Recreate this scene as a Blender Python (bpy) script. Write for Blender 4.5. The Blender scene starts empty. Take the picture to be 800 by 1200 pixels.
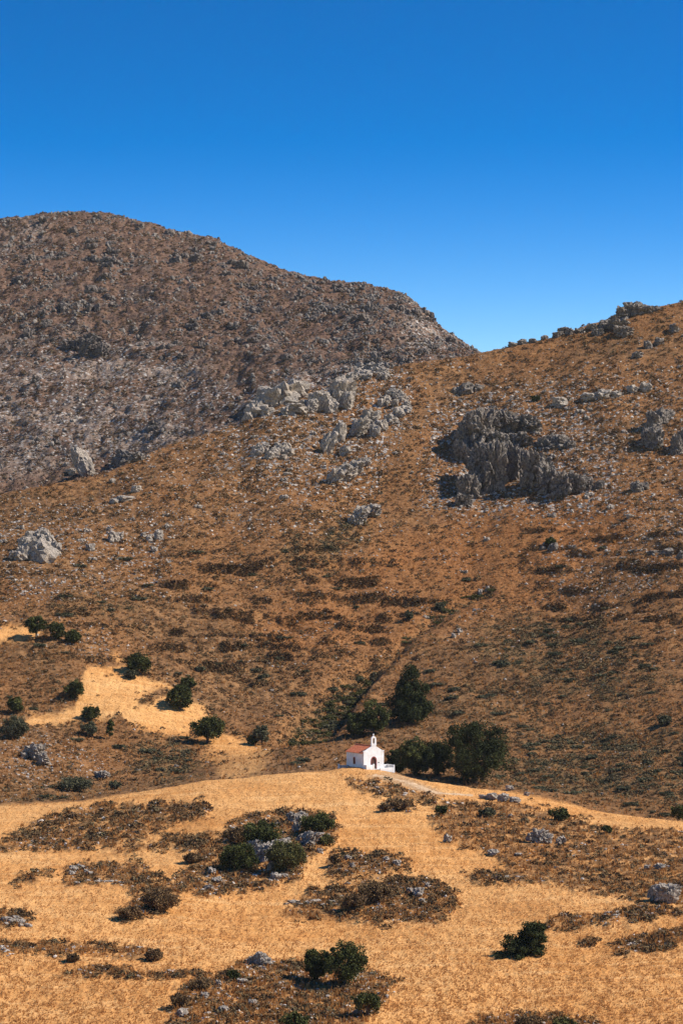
import bpy, bmesh, math, random
import numpy as np
from mathutils import Vector

random.seed(5)
R = np.random.default_rng(11)
SC = bpy.context.scene
COL = SC.collection
HV, FP, UC = 684.0, 3200.0, 400.0      # horizon row, focal length in photo pixels, centre column

# ------------------------------------------------------------------ noise
def _h(ix, iy, iz, s):
    h = (ix.astype(np.int64) * 374761393 + iy.astype(np.int64) * 668265263 + iz.astype(np.int64) * 2147483647 + s * 974634777) & 0xFFFFFFFF
    h = ((h ^ (h >> 13)) * 1274126177) & 0xFFFFFFFF
    h = ((h ^ (h >> 16)) * 2246822519) & 0xFFFFFFFF
    return ((h ^ (h >> 15)) & 0xFFFFFF) / float(0x1000000)

_GA = np.random.default_rng(99).random(4096).astype(np.float32) * 2 * np.pi
_GC, _GS = np.cos(_GA), np.sin(_GA)
def vnoise2(x, y, s=0):
    x = x.astype(np.float32)
    y = y.astype(np.float32)
    xi, yi = np.floor(x), np.floor(y)
    fx, fy = x - xi, y - yi
    ix, iy = xi.astype(np.int32).astype(np.uint32), yi.astype(np.int32).astype(np.uint32)
    def g(dx, dy):
        h = (ix + np.uint32(dx)) * np.uint32(374761393) + (iy + np.uint32(dy)) * np.uint32(668265263) + np.uint32((s * 974634777) & 0xFFFFFFFF)
        h = (h ^ (h >> np.uint32(13))) * np.uint32(1274126177)
        k = (h ^ (h >> np.uint32(16))) & np.uint32(4095)
        return _GC[k] * (fx - dx) + _GS[k] * (fy - dy)
    ux = fx * fx * fx * (fx * (fx * 6 - 15) + 10)
    uy = fy * fy * fy * (fy * (fy * 6 - 15) + 10)
    a = g(0, 0) * (1 - ux) + g(1, 0) * ux
    b = g(0, 1) * (1 - ux) + g(1, 1) * ux
    return (a * (1 - uy) + b * uy) * 1.5

def fbm2(x, y, s=0, o=4, gain=.5):
    t, a, n = 0, 1.0, 0
    for k in range(o):
        t = t + a * vnoise2(x * 2 ** k + 17.3 * k, y * 2 ** k - 9.1 * k, s + k)
        n += a
        a *= gain
    return t / n

def vnoise3(p, s=0):
    i = np.floor(p)
    f = p - i
    f = f * f * (3 - 2 * f)
    out = 0
    for dx in (0, 1):
        for dy in (0, 1):
            for dz in (0, 1):
                w = (f[:, 0] if dx else 1 - f[:, 0]) * (f[:, 1] if dy else 1 - f[:, 1]) * (f[:, 2] if dz else 1 - f[:, 2])
                out = out + w * _h(i[:, 0] + dx, i[:, 1] + dy, i[:, 2] + dz, s)
    return out * 2 - 1

def voro3(p, s=0):
    i = np.floor(p)
    f1 = np.full(len(p), 9.0)
    f2 = np.full(len(p), 9.0)
    c = np.zeros(len(p))
    for dx in (-1, 0, 1):
        for dy in (-1, 0, 1):
            for dz in (-1, 0, 1):
                a, b, g = i[:, 0] + dx, i[:, 1] + dy, i[:, 2] + dz
                q = np.stack([a + _h(a, b, g, s), b + _h(a, b, g, s + 1), g + _h(a, b, g, s + 2)], 1)
                d = np.linalg.norm(q - p, axis=1)
                nearer = d < f1
                f2 = np.where(nearer, f1, np.minimum(f2, d))
                c = np.where(nearer, _h(a, b, g, s + 3), c)
                f1 = np.where(nearer, d, f1)
    return f1, f2, c

def voro2(x, y, s=0):
    x = x.astype(np.float32)
    y = y.astype(np.float32)
    xi, yi = np.floor(x), np.floor(y)
    ix, iy = xi.astype(np.int32).astype(np.uint32), yi.astype(np.int32).astype(np.uint32)
    f1 = np.full(x.shape, 81, np.float32)
    f2 = np.full(x.shape, 81, np.float32)
    c = np.zeros(x.shape, np.float32)
    for dx in (-1, 0, 1):
        for dy in (-1, 0, 1):
            h = (ix + np.uint32(dx & 0xFFFFFFFF)) * np.uint32(374761393) + (iy + np.uint32(dy & 0xFFFFFFFF)) * np.uint32(668265263) + np.uint32(s * 7919)
            h = (h ^ (h >> np.uint32(13))) * np.uint32(1274126177)
            h = h ^ (h >> np.uint32(16))
            q = (h & np.uint32(1023)).astype(np.float32) / 1024
            p = ((h >> np.uint32(10)) & np.uint32(1023)).astype(np.float32) / 1024
            d = (xi + dx + q - x) ** 2 + (yi + dy + p - y) ** 2
            nearer = d < f1
            f2 = np.where(nearer, f1, np.minimum(f2, d))
            c = np.where(nearer, (h >> np.uint32(20)).astype(np.float32) / 4096, c)
            f1 = np.where(nearer, d, f1)
    return np.sqrt(f1), np.sqrt(f2), c

def smooth(x, a, b):
    t = np.clip((x - a) / (b - a), 0, 1)
    return t * t * (3 - 2 * t)

def blur(a, s, axis=None):
    k = np.exp(-.5 * (np.arange(-int(3 * s) - 1, int(3 * s) + 2) / s) ** 2)
    k /= k.sum()
    m = len(k) // 2
    for ax in ((0, 1) if axis is None else (axis,)):
        pad = [(0, 0)] * a.ndim
        pad[ax] = (m, m)
        b = np.pad(a, pad, mode='edge')
        o = np.zeros_like(a)
        n = a.shape[ax]
        for i, w in enumerate(k):
            sl = [slice(None)] * a.ndim
            sl[ax] = slice(i, i + n)
            o += w * b[tuple(sl)]
        a = o
    return a

# ------------------------------------------------------------------ materials
def new_mat(name):
    m = bpy.data.materials.new(name)
    m.use_nodes = True
    nt = m.node_tree
    b = nt.nodes['Principled BSDF']
    b.inputs['Roughness'].default_value = .9
    b.inputs['Specular IOR Level'].default_value = .15
    return m, nt, b

class NT:
    """small helper for wiring node trees"""
    def __init__(s, nt):
        s.nt = nt
    def n(s, typ, **kw):
        n = s.nt.nodes.new(typ)
        for k, v in kw.items():
            setattr(n, k, v)
        return n
    def link(s, a, b):
        s.nt.links.new(a, b)
    def put(s, sock, v):
        if hasattr(v, 'links'):
            s.link(v, sock)
        else:
            sock.default_value = v
    def obj(s):
        return s.n('ShaderNodeTexCoord').outputs['Object']
    def noise(s, co, scale, detail=4, rough=.55, stretch=None):
        if stretch:
            mp = s.n('ShaderNodeMapping')
            s.link(co, mp.inputs['Vector'])
            mp.inputs['Scale'].default_value = stretch
            co = mp.outputs['Vector']
        t = s.n('ShaderNodeTexNoise')
        s.link(co, t.inputs['Vector'])
        t.inputs['Scale'].default_value = scale
        t.inputs['Detail'].default_value = detail
        t.inputs['Roughness'].default_value = rough
        return t.outputs['Fac']
    def ramp(s, fac, lo, hi):
        r = s.n('ShaderNodeMapRange')
        r.interpolation_type = 'SMOOTHSTEP'
        s.link(fac, r.inputs['Value'])
        r.inputs['From Min'].default_value = lo
        r.inputs['From Max'].default_value = hi
        return r.outputs['Result']
    def mix(s, f, a, b):
        m = s.n('ShaderNodeMix', data_type='RGBA')
        s.put(m.inputs[0], f)
        s.put(m.inputs[6], a)
        s.put(m.inputs[7], b)
        return m.outputs[2]
    def math(s, op, a, b=0.0):
        m = s.n('ShaderNodeMath', operation=op)
        s.put(m.inputs[0], a)
        s.put(m.inputs[1], b)
        return m.outputs[0]
    def attr(s, name):
        a = s.n('ShaderNodeAttribute')
        a.attribute_name = name
        return a
    def sep(s, col):
        q = s.n('ShaderNodeSeparateColor')
        s.link(col, q.inputs[0])
        return q.outputs
    def bump(s, h, strength, dist, b):
        n = s.n('ShaderNodeBump')
        s.link(h, n.inputs['Height'])
        n.inputs['Strength'].default_value = strength
        n.inputs['Distance'].default_value = dist
        s.link(n.outputs[0], b.inputs['Normal'])

def c4(r, g, b):
    return (r, g, b, 1)

def mat_ground():
    m, nt, b = new_mat('dry_ground')
    N = NT(nt)
    co = N.obj()
    za = N.sep(N.attr('zone').outputs['Color'])     # field, heath, rock
    zb = N.sep(N.attr('zone_b').outputs['Color'])   # mountain, red soil, trodden path
    fine = N.noise(co, 1.3, 5, .65)
    mid = N.noise(co, .16, 4, .6)
    big = N.noise(co, .022, 3, .55)
    spot = N.noise(co, .55, 3, .6)
    hill = N.mix(N.ramp(fine, .32, .68), c4(.105, .048, .019), c4(.28, .135, .053))
    hill = N.mix(N.ramp(big, .4, .65), hill, N.mix(N.ramp(spot, .35, .65), c4(.09, .047, .021), c4(.24, .125, .054)))
    hill = N.mix(N.math('MULTIPLY', N.ramp(mid, .52, .72), .55), hill, c4(.34, .175, .07))
    hill = N.mix(N.math('MULTIPLY', zb[1], .4), hill, N.mix(N.ramp(fine, .3, .7), c4(.19, .06, .015), c4(.37, .14, .037)))
    mount = N.mix(N.ramp(spot, .35, .65), c4(.075, .043, .029), c4(.175, .103, .066))
    mount = N.mix(N.math('MULTIPLY', N.ramp(mid, .45, .7), .5), mount, c4(.125, .075, .043))
    wide = N.noise(co, .03, 4, .65)
    ribs = N.noise(co, .055, 5, .7, (1, .6, 1))
    mount = N.mix(N.math('MULTIPLY', N.ramp(ribs, .52, .62), .6), mount, N.mix(N.ramp(fine, .35, .65), c4(.05, .04, .034), c4(.15, .115, .09)))
    mount = N.mix(N.math('MULTIPLY', N.math('MULTIPLY', za[2], N.ramp(wide, .44, .60)), .75), mount, N.mix(N.ramp(fine, .35, .65), c4(.15, .105, .075), c4(.36, .275, .21)))
    hill = N.mix(zb[0], hill, mount)
    heath = N.mix(N.ramp(fine, .35, .65), c4(.07, .05, .02), c4(.18, .118, .05))
    hill = N.mix(N.math('MULTIPLY', za[1], .7), hill, heath)
    # pale stones lying in the rocky places
    vo = N.n('ShaderNodeTexVoronoi')
    N.link(co, vo.inputs['Vector'])
    vo.inputs['Scale'].default_value = .42
    st = N.math('SUBTRACT', N.math('MULTIPLY', za[2], .38), vo.outputs['Distance'])
    st = N.math('SUBTRACT', st, N.math('MULTIPLY', N.math('SUBTRACT', fine, .5), .6))
    rock = N.mix(N.ramp(spot, .35, .65), c4(.16, .14, .125), c4(.42, .38, .335))
    hill = N.mix(N.ramp(st, -.03, .05), hill, rock)
    # straw fields
    row = N.noise(co, .5, 4, .65, (1, .25, 1))
    straw = N.mix(N.ramp(row, .33, .66), c4(.46, .205, .060), c4(.60, .30, .102))
    straw = N.mix(N.math('MULTIPLY', N.ramp(mid, .4, .7), .55), straw, c4(.50, .215, .060))
    straw = N.mix(N.math('MULTIPLY', N.ramp(big, .35, .62), .5), straw, c4(.63, .345, .13))
    band = N.noise(co, .12, 4, .6, (.35, 1.3, 1))
    straw = N.mix(N.math('MULTIPLY', N.ramp(band, .52, .70), .5), straw, c4(.40, .165, .045))
    straw = N.mix(N.math('MULTIPLY', N.ramp(band, .46, .32), .5), straw, c4(.66, .38, .155))
    lines = N.noise(co, .9, 3, .6, (.10, .9, 1))
    straw = N.mix(N.math('MULTIPLY', N.ramp(lines, .52, .68), .4), straw, c4(.42, .19, .055))
    straw = N.mix(N.math('MULTIPLY', N.ramp(lines, .46, .34), .4), straw, c4(.68, .40, .17))
    colr = N.mix(za[0], hill, straw)
    colr = N.mix(N.math('MULTIPLY', zb[2], .8), colr, N.mix(N.ramp(fine, .3, .7), c4(.29, .18, .095), c4(.42, .28, .165)))
    N.link(colr, b.inputs['Base Color'])
    N.bump(N.math('ADD', fine, N.math('MULTIPLY', spot, .6)), .9, .5, b)
    b.inputs['Roughness'].default_value = 1
    b.inputs['Specular IOR Level'].default_value = .05
    return m

def mat_rock(name, pale, dark, warm):
    m, nt, b = new_mat(name)
    N = NT(nt)
    co = N.obj()
    a = N.noise(co, .55, 5, .7)
    f = N.noise(co, 2.6, 5, .7, (1, 1, .5))
    g = N.noise(co, .2, 2, .5)
    c = N.mix(N.ramp(f, .3, .68), dark, pale)
    c = N.mix(N.math('MULTIPLY', N.ramp(a, .45, .7), .75), c, dark)
    c = N.mix(N.math('MULTIPLY', N.ramp(g, .5, .72), .45), c, warm)
    N.link(c, b.inputs['Base Color'])
    N.bump(N.math('ADD', f, a), 1.0, .6, b)
    b.inputs['Roughness'].default_value = .95
    return m

def mat_tint(name, cols, scale=1.2, transl=0.0):
    """colour by each piece's own 'tint' value, broken by a little noise"""
    m, nt, b = new_mat(name)
    N = NT(nt)
    t = N.attr('tint').outputs['Fac']
    rp = N.n('ShaderNodeValToRGB')
    N.link(t, rp.inputs['Fac'])
    e = rp.color_ramp.elements
    while len(e) < len(cols):
        e.new(.5)
    for i, c in enumerate(cols):
        e[i].position = i / (len(cols) - 1)
        e[i].color = c
    n = N.noise(N.obj(), scale, 3, .6)
    c = N.mix(N.math('MULTIPLY', N.ramp(n, .35, .7), .35), rp.outputs['Color'], cols[len(cols) // 2])
    N.link(c, b.inputs['Base Color'])
    b.inputs['Roughness'].default_value = .85
    b.inputs['Specular IOR Level'].default_value = .1
    if transl:
        tr = N.n('ShaderNodeBsdfTranslucent')
        N.link(c, tr.inputs['Color'])
        mx = N.n('ShaderNodeMixShader')
        mx.inputs[0].default_value = transl
        N.link(b.outputs[0], mx.inputs[1])
        N.link(tr.outputs[0], mx.inputs[2])
        N.link(mx.outputs[0], nt.nodes['Material Output'].inputs['Surface'])
    return m

def mat_plain(name, c1, c2, scale=2.0, rough=.85, bump=.2, dist=.03):
    m, nt, b = new_mat(name)
    N = NT(nt)
    n = N.noise(N.obj(), scale, 5, .65)
    N.link(N.mix(N.ramp(n, .3, .7), c1, c2), b.inputs['Base Color'])
    b.inputs['Roughness'].default_value = rough
    if bump:
        N.bump(n, bump, dist, b)
    return m

M = {
    'ground': mat_ground(),
    'rock': mat_rock('limestone', c4(.55, .46, .37), c4(.15, .125, .10), c4(.40, .29, .19)),
    'crag': mat_rock('weathered_crag', c4(.22, .175, .14), c4(.06, .05, .042), c4(.19, .125, .08)),
    'cliff': mat_rock('grey_cliff', c4(.36, .30, .245), c4(.05, .043, .037), c4(.22, .155, .105)),
    'stones': mat_tint('stone', [c4(.10, .083, .068), c4(.33, .28, .23), c4(.58, .50, .42)]),
    'scrub': mat_tint('scrub', [c4(.055, .027, .012), c4(.125, .066, .027), c4(.15, .10, .047), c4(.115, .10, .054), c4(.06, .062, .026)]),
    'straw': mat_tint('straw', [c4(.25, .10, .028), c4(.50, .245, .078), c4(.70, .41, .17)], transl=.45),
    'leaf': mat_tint('evergreen_leaf', [c4(.018, .021, .007), c4(.056, .062, .017), c4(.135, .13, .038)], 2, .12),
    'olive': mat_tint('olive_leaf', [c4(.04, .038, .012), c4(.095, .088, .028), c4(.165, .15, .052)], 2, .12),
    'needle': mat_tint('conifer_needle', [c4(.013, .017, .006), c4(.034, .041, .012), c4(.082, .085, .027)], 2, .08),
    'brush': mat_tint('dry_brush', [c4(.065, .038, .018), c4(.14, .085, .039), c4(.24, .155, .073)], 2, .1),
    'greygreen': mat_tint('heath_leaf', [c4(.045, .045, .022), c4(.095, .09, .048), c4(.155, .14, .08)], 2, .1),
    'bark': mat_plain('bark', c4(.05, .035, .025), c4(.11, .08, .06), 6),
    'white': mat_plain('whitewash', c4(.70, .665, .62), c4(.85, .845, .83), .9, .9, .2),
    'whitetrim': mat_plain('painted_trim', c4(.80, .79, .77), c4(.84, .83, .81), 3, .8, .1),
    'plinth': mat_plain('plinth_render', c4(.30, .27, .24), c4(.52, .49, .46), 1.6, .95, .3),
    'red': mat_plain('dark_red_paint', c4(.22, .035, .03), c4(.30, .055, .045), 4, .6, 0),
    'wood': mat_plain('dark_door_wood', c4(.05, .03, .025), c4(.11, .065, .05), 5, .6, .1),
    'bronze': mat_plain('bell_bronze', c4(.10, .075, .045), c4(.16, .12, .07), 8, .5, 0),
    'plaque': mat_plain('plaque_stone', c4(.10, .09, .08), c4(.16, .14, .12), 8, .6, 0),
    'path': mat_plain('dusty_track', c4(.40, .255, .14), c4(.54, .375, .225), .9, 1, .4, .1),
}
gl, gnt, gb = new_mat('window_glass')
gb.inputs['Base Color'].default_value = (.02, .022, .025, 1)
gb.inputs['Roughness'].default_value = .15
gb.inputs['Specular IOR Level'].default_value = .5
M['glass'] = gl

def mat_tiles():
    m, nt, b = new_mat('clay_tiles')
    N = NT(nt)
    co = N.obj()
    w = N.n('ShaderNodeTexWave', wave_type='BANDS', bands_direction='Y')
    N.link(co, w.inputs['Vector'])
    w.inputs['Scale'].default_value = .62
    w.inputs['Distortion'].default_value = .3
    n = N.noise(co, 3.0, 4, .7)
    c = N.mix(N.ramp(n, .3, .7), N.mix(w.outputs['Fac'], c4(.30, .06, .025), c4(.60, .14, .055)), c4(.80, .25, .11))
    N.link(c, b.inputs['Base Color'])
    N.bump(w.outputs['Fac'], .6, .08, b)
    return m
M['tiles'] = mat_tiles()

# ------------------------------------------------------------------ mesh helpers
def make_mesh(name, V, F, mat=None, smooth_shade=False, attrs=None):
    """V: (n,3); F: (m,k) faces of one size, or a list of such arrays"""
    me = bpy.data.meshes.new(name)
    Fs = F if isinstance(F, list) else [F]
    loops = np.concatenate([f.ravel() for f in Fs]).astype(np.int32)
    sizes = np.concatenate([np.full(len(f), f.shape[1]) for f in Fs])
    starts = (np.cumsum(sizes) - sizes).astype(np.int32)
    me.vertices.add(len(V))
    me.vertices.foreach_set('co', np.ascontiguousarray(V, np.float32).ravel())
    me.loops.add(len(loops))
    me.loops.foreach_set('vertex_index', loops)
    me.polygons.add(len(sizes))
    me.polygons.foreach_set('loop_start', starts)
    me.polygons.foreach_set('use_smooth', np.full(len(sizes), smooth_shade))
    for k, a in (attrs or {}).items():
        if a.ndim == 1:
            at = me.attributes.new(k, 'FLOAT', 'POINT')
            at.data.foreach_set('value', a.astype(np.float32))
        else:
            at = me.attributes.new(k, 'FLOAT_COLOR', 'POINT')
            q = np.ones((len(a), 4), np.float32)
            q[:, :3] = a
            at.data.foreach_set('color', q.ravel())
    me.update(calc_edges=True)
    if mat:
        me.materials.append(mat)
    return me

def link(name, me, parent=None, loc=None, rotz=0):
    o = bpy.data.objects.new(name, me)
    COL.objects.link(o)
    if parent is not None:
        o.parent = parent
    if loc is not None:
        o.location = loc
    o.rotation_euler.z = rotz
    return o

def tag(o, label=None, cat=None, group=None, kind=None):
    for k, v in (('label', label), ('category', cat), ('group', group), ('kind', kind)):
        if v:
            o[k] = v
    return o

_ICO = {}
def ico(sub):
    if sub not in _ICO:
        bm = bmesh.new()
        bmesh.ops.create_icosphere(bm, subdivisions=sub, radius=1)
        V = np.array([v.co[:] for v in bm.verts])
        F = np.array([[v.index for v in f.verts] for f in bm.faces])
        bm.free()
        _ICO[sub] = (V, F)
    return _ICO[sub]

def bm_obj(name, bm, mat, parent=None, loc=None):
    me = bpy.data.meshes.new(name)
    bm.to_mesh(me)
    bm.free()
    me.materials.append(mat)
    return link(name, me, parent, loc)

def box(bm, x0, x1, y0, y1, z0, z1):
    v = [bm.verts.new(p) for p in ((x0, y0, z0), (x1, y0, z0), (x1, y1, z0), (x0, y1, z0), (x0, y0, z1), (x1, y0, z1), (x1, y1, z1), (x0, y1, z1))]
    for f in ((3, 2, 1, 0), (4, 5, 6, 7), (0, 1, 5, 4), (1, 2, 6, 5), (2, 3, 7, 6), (3, 0, 4, 7)):
        bm.faces.new([v[i] for i in f])

def prism(bm, poly, y0, y1):
    """extrude an x-z outline along y"""
    a = [bm.verts.new((x, y0, z)) for x, z in poly]
    b = [bm.verts.new((x, y1, z)) for x, z in poly]
    bm.faces.new(a)
    bm.faces.new(b[::-1])
    n = len(poly)
    for i in range(n):
        bm.faces.new((a[i], b[i], b[(i + 1) % n], a[(i + 1) % n]))

# ------------------------------------------------------------------ terrain
U = np.concatenate([np.linspace(-1300, -430, 30), np.arange(-420, -60, 3.0), np.arange(-60, 861, 1.25), np.arange(864, 1222, 3.0), np.linspace(1235, 2100, 30)])
NU = len(U)
def fu(us, vs):
    return np.interp(U, us, vs)
crest_v = fu([-1300, -300, 0, 60, 115, 240, 350, 400, 450, 520, 600, 640, 700, 800, 1100, 2100],
             [990, 965, 946, 941, 936, 910, 899, 898, 903, 915, 929, 938, 949, 962, 985, 1010])
crest_d = fu([-1300, 0, 400, 600, 800, 2100], [560, 575, 600, 580, 548, 520])
ridge_v = fu([-1300, -300, 0, 70, 130, 200, 280, 300, 340, 440, 470, 550, 600, 650, 700, 745, 800, 1100, 2100],
             [690, 630, 574, 560, 546, 516, 491, 476, 456, 434, 424, 411, 401, 391, 374, 359, 348, 312, 290])
ridge_d = fu([-1300, 0, 200, 400, 600, 800, 2100], [830, 860, 900, 940, 965, 985, 1020])
top_v = fu([-1300, -300, -60, 0, 60, 120, 180, 215, 250, 300, 330, 380, 430, 470, 490, 510, 530, 552, 600, 800, 2100],
           [480, 330, 262, 254, 244, 246, 258, 270, 275, 299, 314, 325, 329, 342, 354, 377, 392, 409, 432, 470, 560])
top_d = fu([-1300, 0, 200, 430, 490, 552, 800, 2100], [1650, 1660, 1650, 1500, 1410, 1320, 1300, 1300])
vz = lambda v, d: (HV - v) / FP * d
zv = lambda z, d: HV - z / d * FP

low_v = np.minimum(fu([-1300, 0, 100, 250, 330, 400, 480, 600, 700, 800, 2100],
                      [970, 934, 926, 897, 884, 876, 886, 912, 932, 946, 985]), crest_v - 6)
low_d = fu([-1300, 0, 250, 400, 520, 600, 800, 2100], [600, 612, 645, 660, 640, 622, 585, 560])
mid_d = fu([-1300, 0, 200, 400, 560, 600, 800, 2100], [715, 738, 752, 770, 782, 772, 735, 720])
one = np.ones(NU)
mid_d = blur(mid_d[None], 70.0, 1)[0]
low_d = blur(low_d[None], 30.0, 1)[0]
ridge_d = blur(ridge_d[None], 60.0, 1)[0]
top_d = blur(top_d[None], 40.0, 1)[0]
crest_d = blur(crest_d[None], 50.0, 1)[0]
keys = []   # (v, d, number of rows up to this key)
for d, z in ((8, -4), (40, -18), (120, -52), (240, -75)):
    keys.append((zv(z, d) * one, d * one, 5))
keys += [
    (1300 * one, 350 * one, 12),
    (1210 * one, 384 * one, 60),
    (1130 * one, fu([-1300, 0, 400, 800, 2100], [418, 422, 428, 420, 410]), 92),
    (1050 * one, fu([-1300, 0, 400, 800, 2100], [468, 470, 476, 462, 450]), 92),
    (crest_v, crest_d, 150),
]
zc = vz(crest_v, crest_d)
drop = fu([-1300, 0, 200, 380, 420, 470, 600, 2100], [3, 2.5, 2.0, 1.2, .6, 1.2, 1.5, 3])
keys.append((zv(zc - drop, crest_d + 15), crest_d + 15, 8))
keys.append((low_v, np.maximum(low_d, crest_d + 24), 14))
keys.append((816 * one, .55 * mid_d + .45 * low_d, 130))
keys.append((720 * one, mid_d, 110))
keys.append((.5 * (720 + ridge_v), .52 * mid_d + .48 * ridge_d, 165))
keys.append((ridge_v, ridge_d, 165))
zr = vz(ridge_v, ridge_d)
keys.append((zv(zr - 8, ridge_d + 45), ridge_d + 45, 12))
base_d = np.maximum(ridge_d + 140, 1130)
base_v = np.maximum(ridge_v, top_v) + 14
keys.append((base_v, base_d, 12))
keys.append((.5 * (base_v + top_v), .52 * base_d + .48 * top_d, 140))
keys.append((top_v, top_d, 140))
zt = vz(top_v, top_d)
keys.append((zv(zt - 14, top_d + 60), top_d + 60, 10))
keys.append((zv(zt - 120, top_d + 500), top_d + 500, 10))
KV = np.array([k[0] for k in keys])
KD = np.array([k[1] for k in keys])
rows_v, rows_d = [KV[0]], [KD[0]]
key_row = [0]
for i in range(1, len(keys)):
    n = keys[i][2]
    for j in range(1, n + 1):
        t = j / n
        d = KD[i - 1] * (1 - t) + KD[i] * t
        zz = vz(KV[i - 1], KD[i - 1]) * (1 - t) + vz(KV[i], KD[i]) * t
        # rows evenly spaced in the view
        v = KV[i - 1] * (1 - t) + KV[i] * t
        if i >= 5:
            z0, z1 = vz(KV[i - 1], KD[i - 1]), vz(KV[i], KD[i])
            s = (z1 - z0) / (KD[i] - KD[i - 1])
            q = (HV - v) / FP
            den = q - s
            dd = np.where(np.abs(den) > 1e-5, (z0 - s * KD[i - 1]) / np.where(np.abs(den) > 1e-5, den, 1), d)
            dd = np.clip(dd, KD[i - 1], KD[i])
            d = np.where(np.abs(KV[i] - KV[i - 1]) > 25, dd, d)
            zz = z0 + s * (d - KD[i - 1])
        rows_d.append(d)
        rows_v.append(zv(zz, d))
    key_row.append(len(rows_d) - 1)
GD = np.maximum.accumulate(np.array(rows_d) + np.arange(len(rows_d))[:, None] * 1e-4, axis=0)
GV0 = np.array(rows_v)
GZ = vz(GV0, GD)
NR = len(GD)
r_near, r_crest, r_ridge, r_top = key_row[4], key_row[8], key_row[14], key_row[18]
r_low, r_base = key_row[10], key_row[16]
# soften the joints between the control rows
for a, b_, s in ((r_near, NR - 12, 5.0),):
    seg = blur(GZ[a:b_], s, 0)
    w = np.ones(b_ - a)
    w[:20] = np.linspace(0, 1, 20)
    w[-20:] = np.linspace(1, 0, 20)
    GZ[a:b_] = GZ[a:b_] * (1 - w[:, None]) + seg * w[:, None]
GZ = blur(GZ, 2.0, 1)
GU = np.broadcast_to(U, GD.shape)
GX = GD * (GU - UC) / FP
GVs = zv(GZ, GD)          # rows as seen, before the small relief

# --- zones of the land, drawn where they lie
W0, W1, H0, H1 = -430, 1230, 200, 1320
def poly(*pts):
    yy, xx = np.mgrid[H0:H1, W0:W1]
    inside = np.zeros(yy.shape, bool)
    p = np.array(pts, float)
    for (x0, y0), (x1, y1) in zip(p, np.roll(p, -1, 0)):
        if y0 == y1:
            continue
        c = ((y0 > yy) != (y1 > yy)) & (xx < (x1 - x0) * (yy - y0) / (y1 - y0) + x0)
        inside ^= c
    return inside.astype(np.float32)
def union(*ps):
    a = ps[0].copy()
    for p in ps[1:]:
        a = np.maximum(a, p)
    return a

fields_far = union(
    poly((-440, 742), (30, 741), (50, 748), (40, 758), (-440, 760)),
    poly((103, 787), (150, 786), (152, 796), (185, 802), (208, 812), (214, 824), (238, 826), (250, 838), (236, 854), (200, 854), (165, 853), (140, 843), (110, 842), (70, 844), (28, 843), (30, 836), (85, 829), (94, 812)),
    poly((225, 845), (262, 850), (294, 866), (300, 882), (290, 896), (262, 880), (238, 868)),
    poly((128, 768), (140, 770), (150, 780), (138, 778)))
fields_far = np.maximum(fields_far, .62 * poly((255, 850), (300, 862), (318, 885), (306, 902), (262, 908), (236, 888)))
fields_far *= 1 - poly((160, 828), (182, 814), (204, 812), (206, 820), (186, 824), (166, 833))
scrub_fore = union(
    poly((508, 942), (540, 936), (600, 942), (640, 950), (690, 962), (720, 974), (800, 980), (1240, 1000), (1240, 1075), (800, 1058), (760, 1050), (700, 1044), (640, 1034), (600, 1024), (575, 1004), (530, 992), (506, 968)),
    poly((-440, 1000), (0, 984), (30, 967), (60, 956), (115, 946), (180, 944), (240, 941), (246, 958), (205, 966), (160, 985), (120, 992), (60, 995), (0, 995)),
    poly((133, 998), (150, 990), (190, 985), (200, 979), (262, 977), (266, 990), (230, 996), (190, 993), (150, 1000)),
    poly((238, 992), (290, 958), (345, 949), (392, 957), (396, 985), (362, 1008), (352, 1030), (300, 1040), (240, 1052), (152, 1050), (147, 1040), (205, 1030), (232, 1010)),
    poly((75, 1037), (80, 1015), (105, 1010), (165, 1014), (190, 1025), (172, 1037), (120, 1040)),
    poly((15, 1037), (30, 1024), (62, 1018), (66, 1025), (30, 1038)),
    poly((137, 1079), (160, 1055), (190, 1045), (215, 1050), (200, 1066), (165, 1080)),
    poly((380, 1026), (392, 1003), (420, 1002), (480, 1008), (488, 1020), (450, 1028), (400, 1030)),
    poly((330, 1071), (360, 1042), (400, 1036), (460, 1031), (500, 1030), (530, 1040), (537, 1056), (512, 1081), (450, 1082), (400, 1074)),
    poly((545, 1032), (570, 1020), (640, 1022), (640, 1034), (560, 1036)),
    poly((622, 1090), (650, 1073), (700, 1071), (750, 1060), (800, 1062), (1240, 1066), (1240, 1074), (800, 1070), (740, 1078), (690, 1085), (640, 1087)),
    poly((713, 1110), (740, 1095), (800, 1087), (1000, 1085), (1000, 1105), (800, 1104), (770, 1115), (730, 1118)),
    poly((680, 1106), (690, 1096), (702, 1097), (692, 1108)),
    poly((-200, 1100), (0, 1104), (60, 1107), (160, 1112), (190, 1117), (182, 1125), (60, 1121), (0, 1117)),
    poly((66, 1143), (100, 1135), (180, 1139), (252, 1145), (240, 1152), (120, 1149)),
    poly((188, 1230), (215, 1165), (250, 1148), (300, 1124), (352, 1128), (432, 1140), (468, 1150), (450, 1180), (400, 1230)),
    poly((530, 1230), (560, 1189), (620, 1186), (700, 1194), (730, 1230)),
    poly((-40, 1092), (0, 1072), (30, 1070), (40, 1080), (20, 1092)),
    poly((402, 907), (450, 913), (490, 925), (520, 934), (508, 946), (480, 938), (440, 930), (410, 922)),
    poly((443, 952), (462, 937), (486, 939), (482, 951)))
brown_slope = poly((508, 942), (540, 936), (600, 942), (640, 950), (690, 962), (720, 974), (800, 980), (1240, 1000), (1240, 1075), (800, 1058), (760, 1050), (700, 1044), (640, 1034), (600, 1024), (575, 1004), (530, 992), (506, 968))
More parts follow.
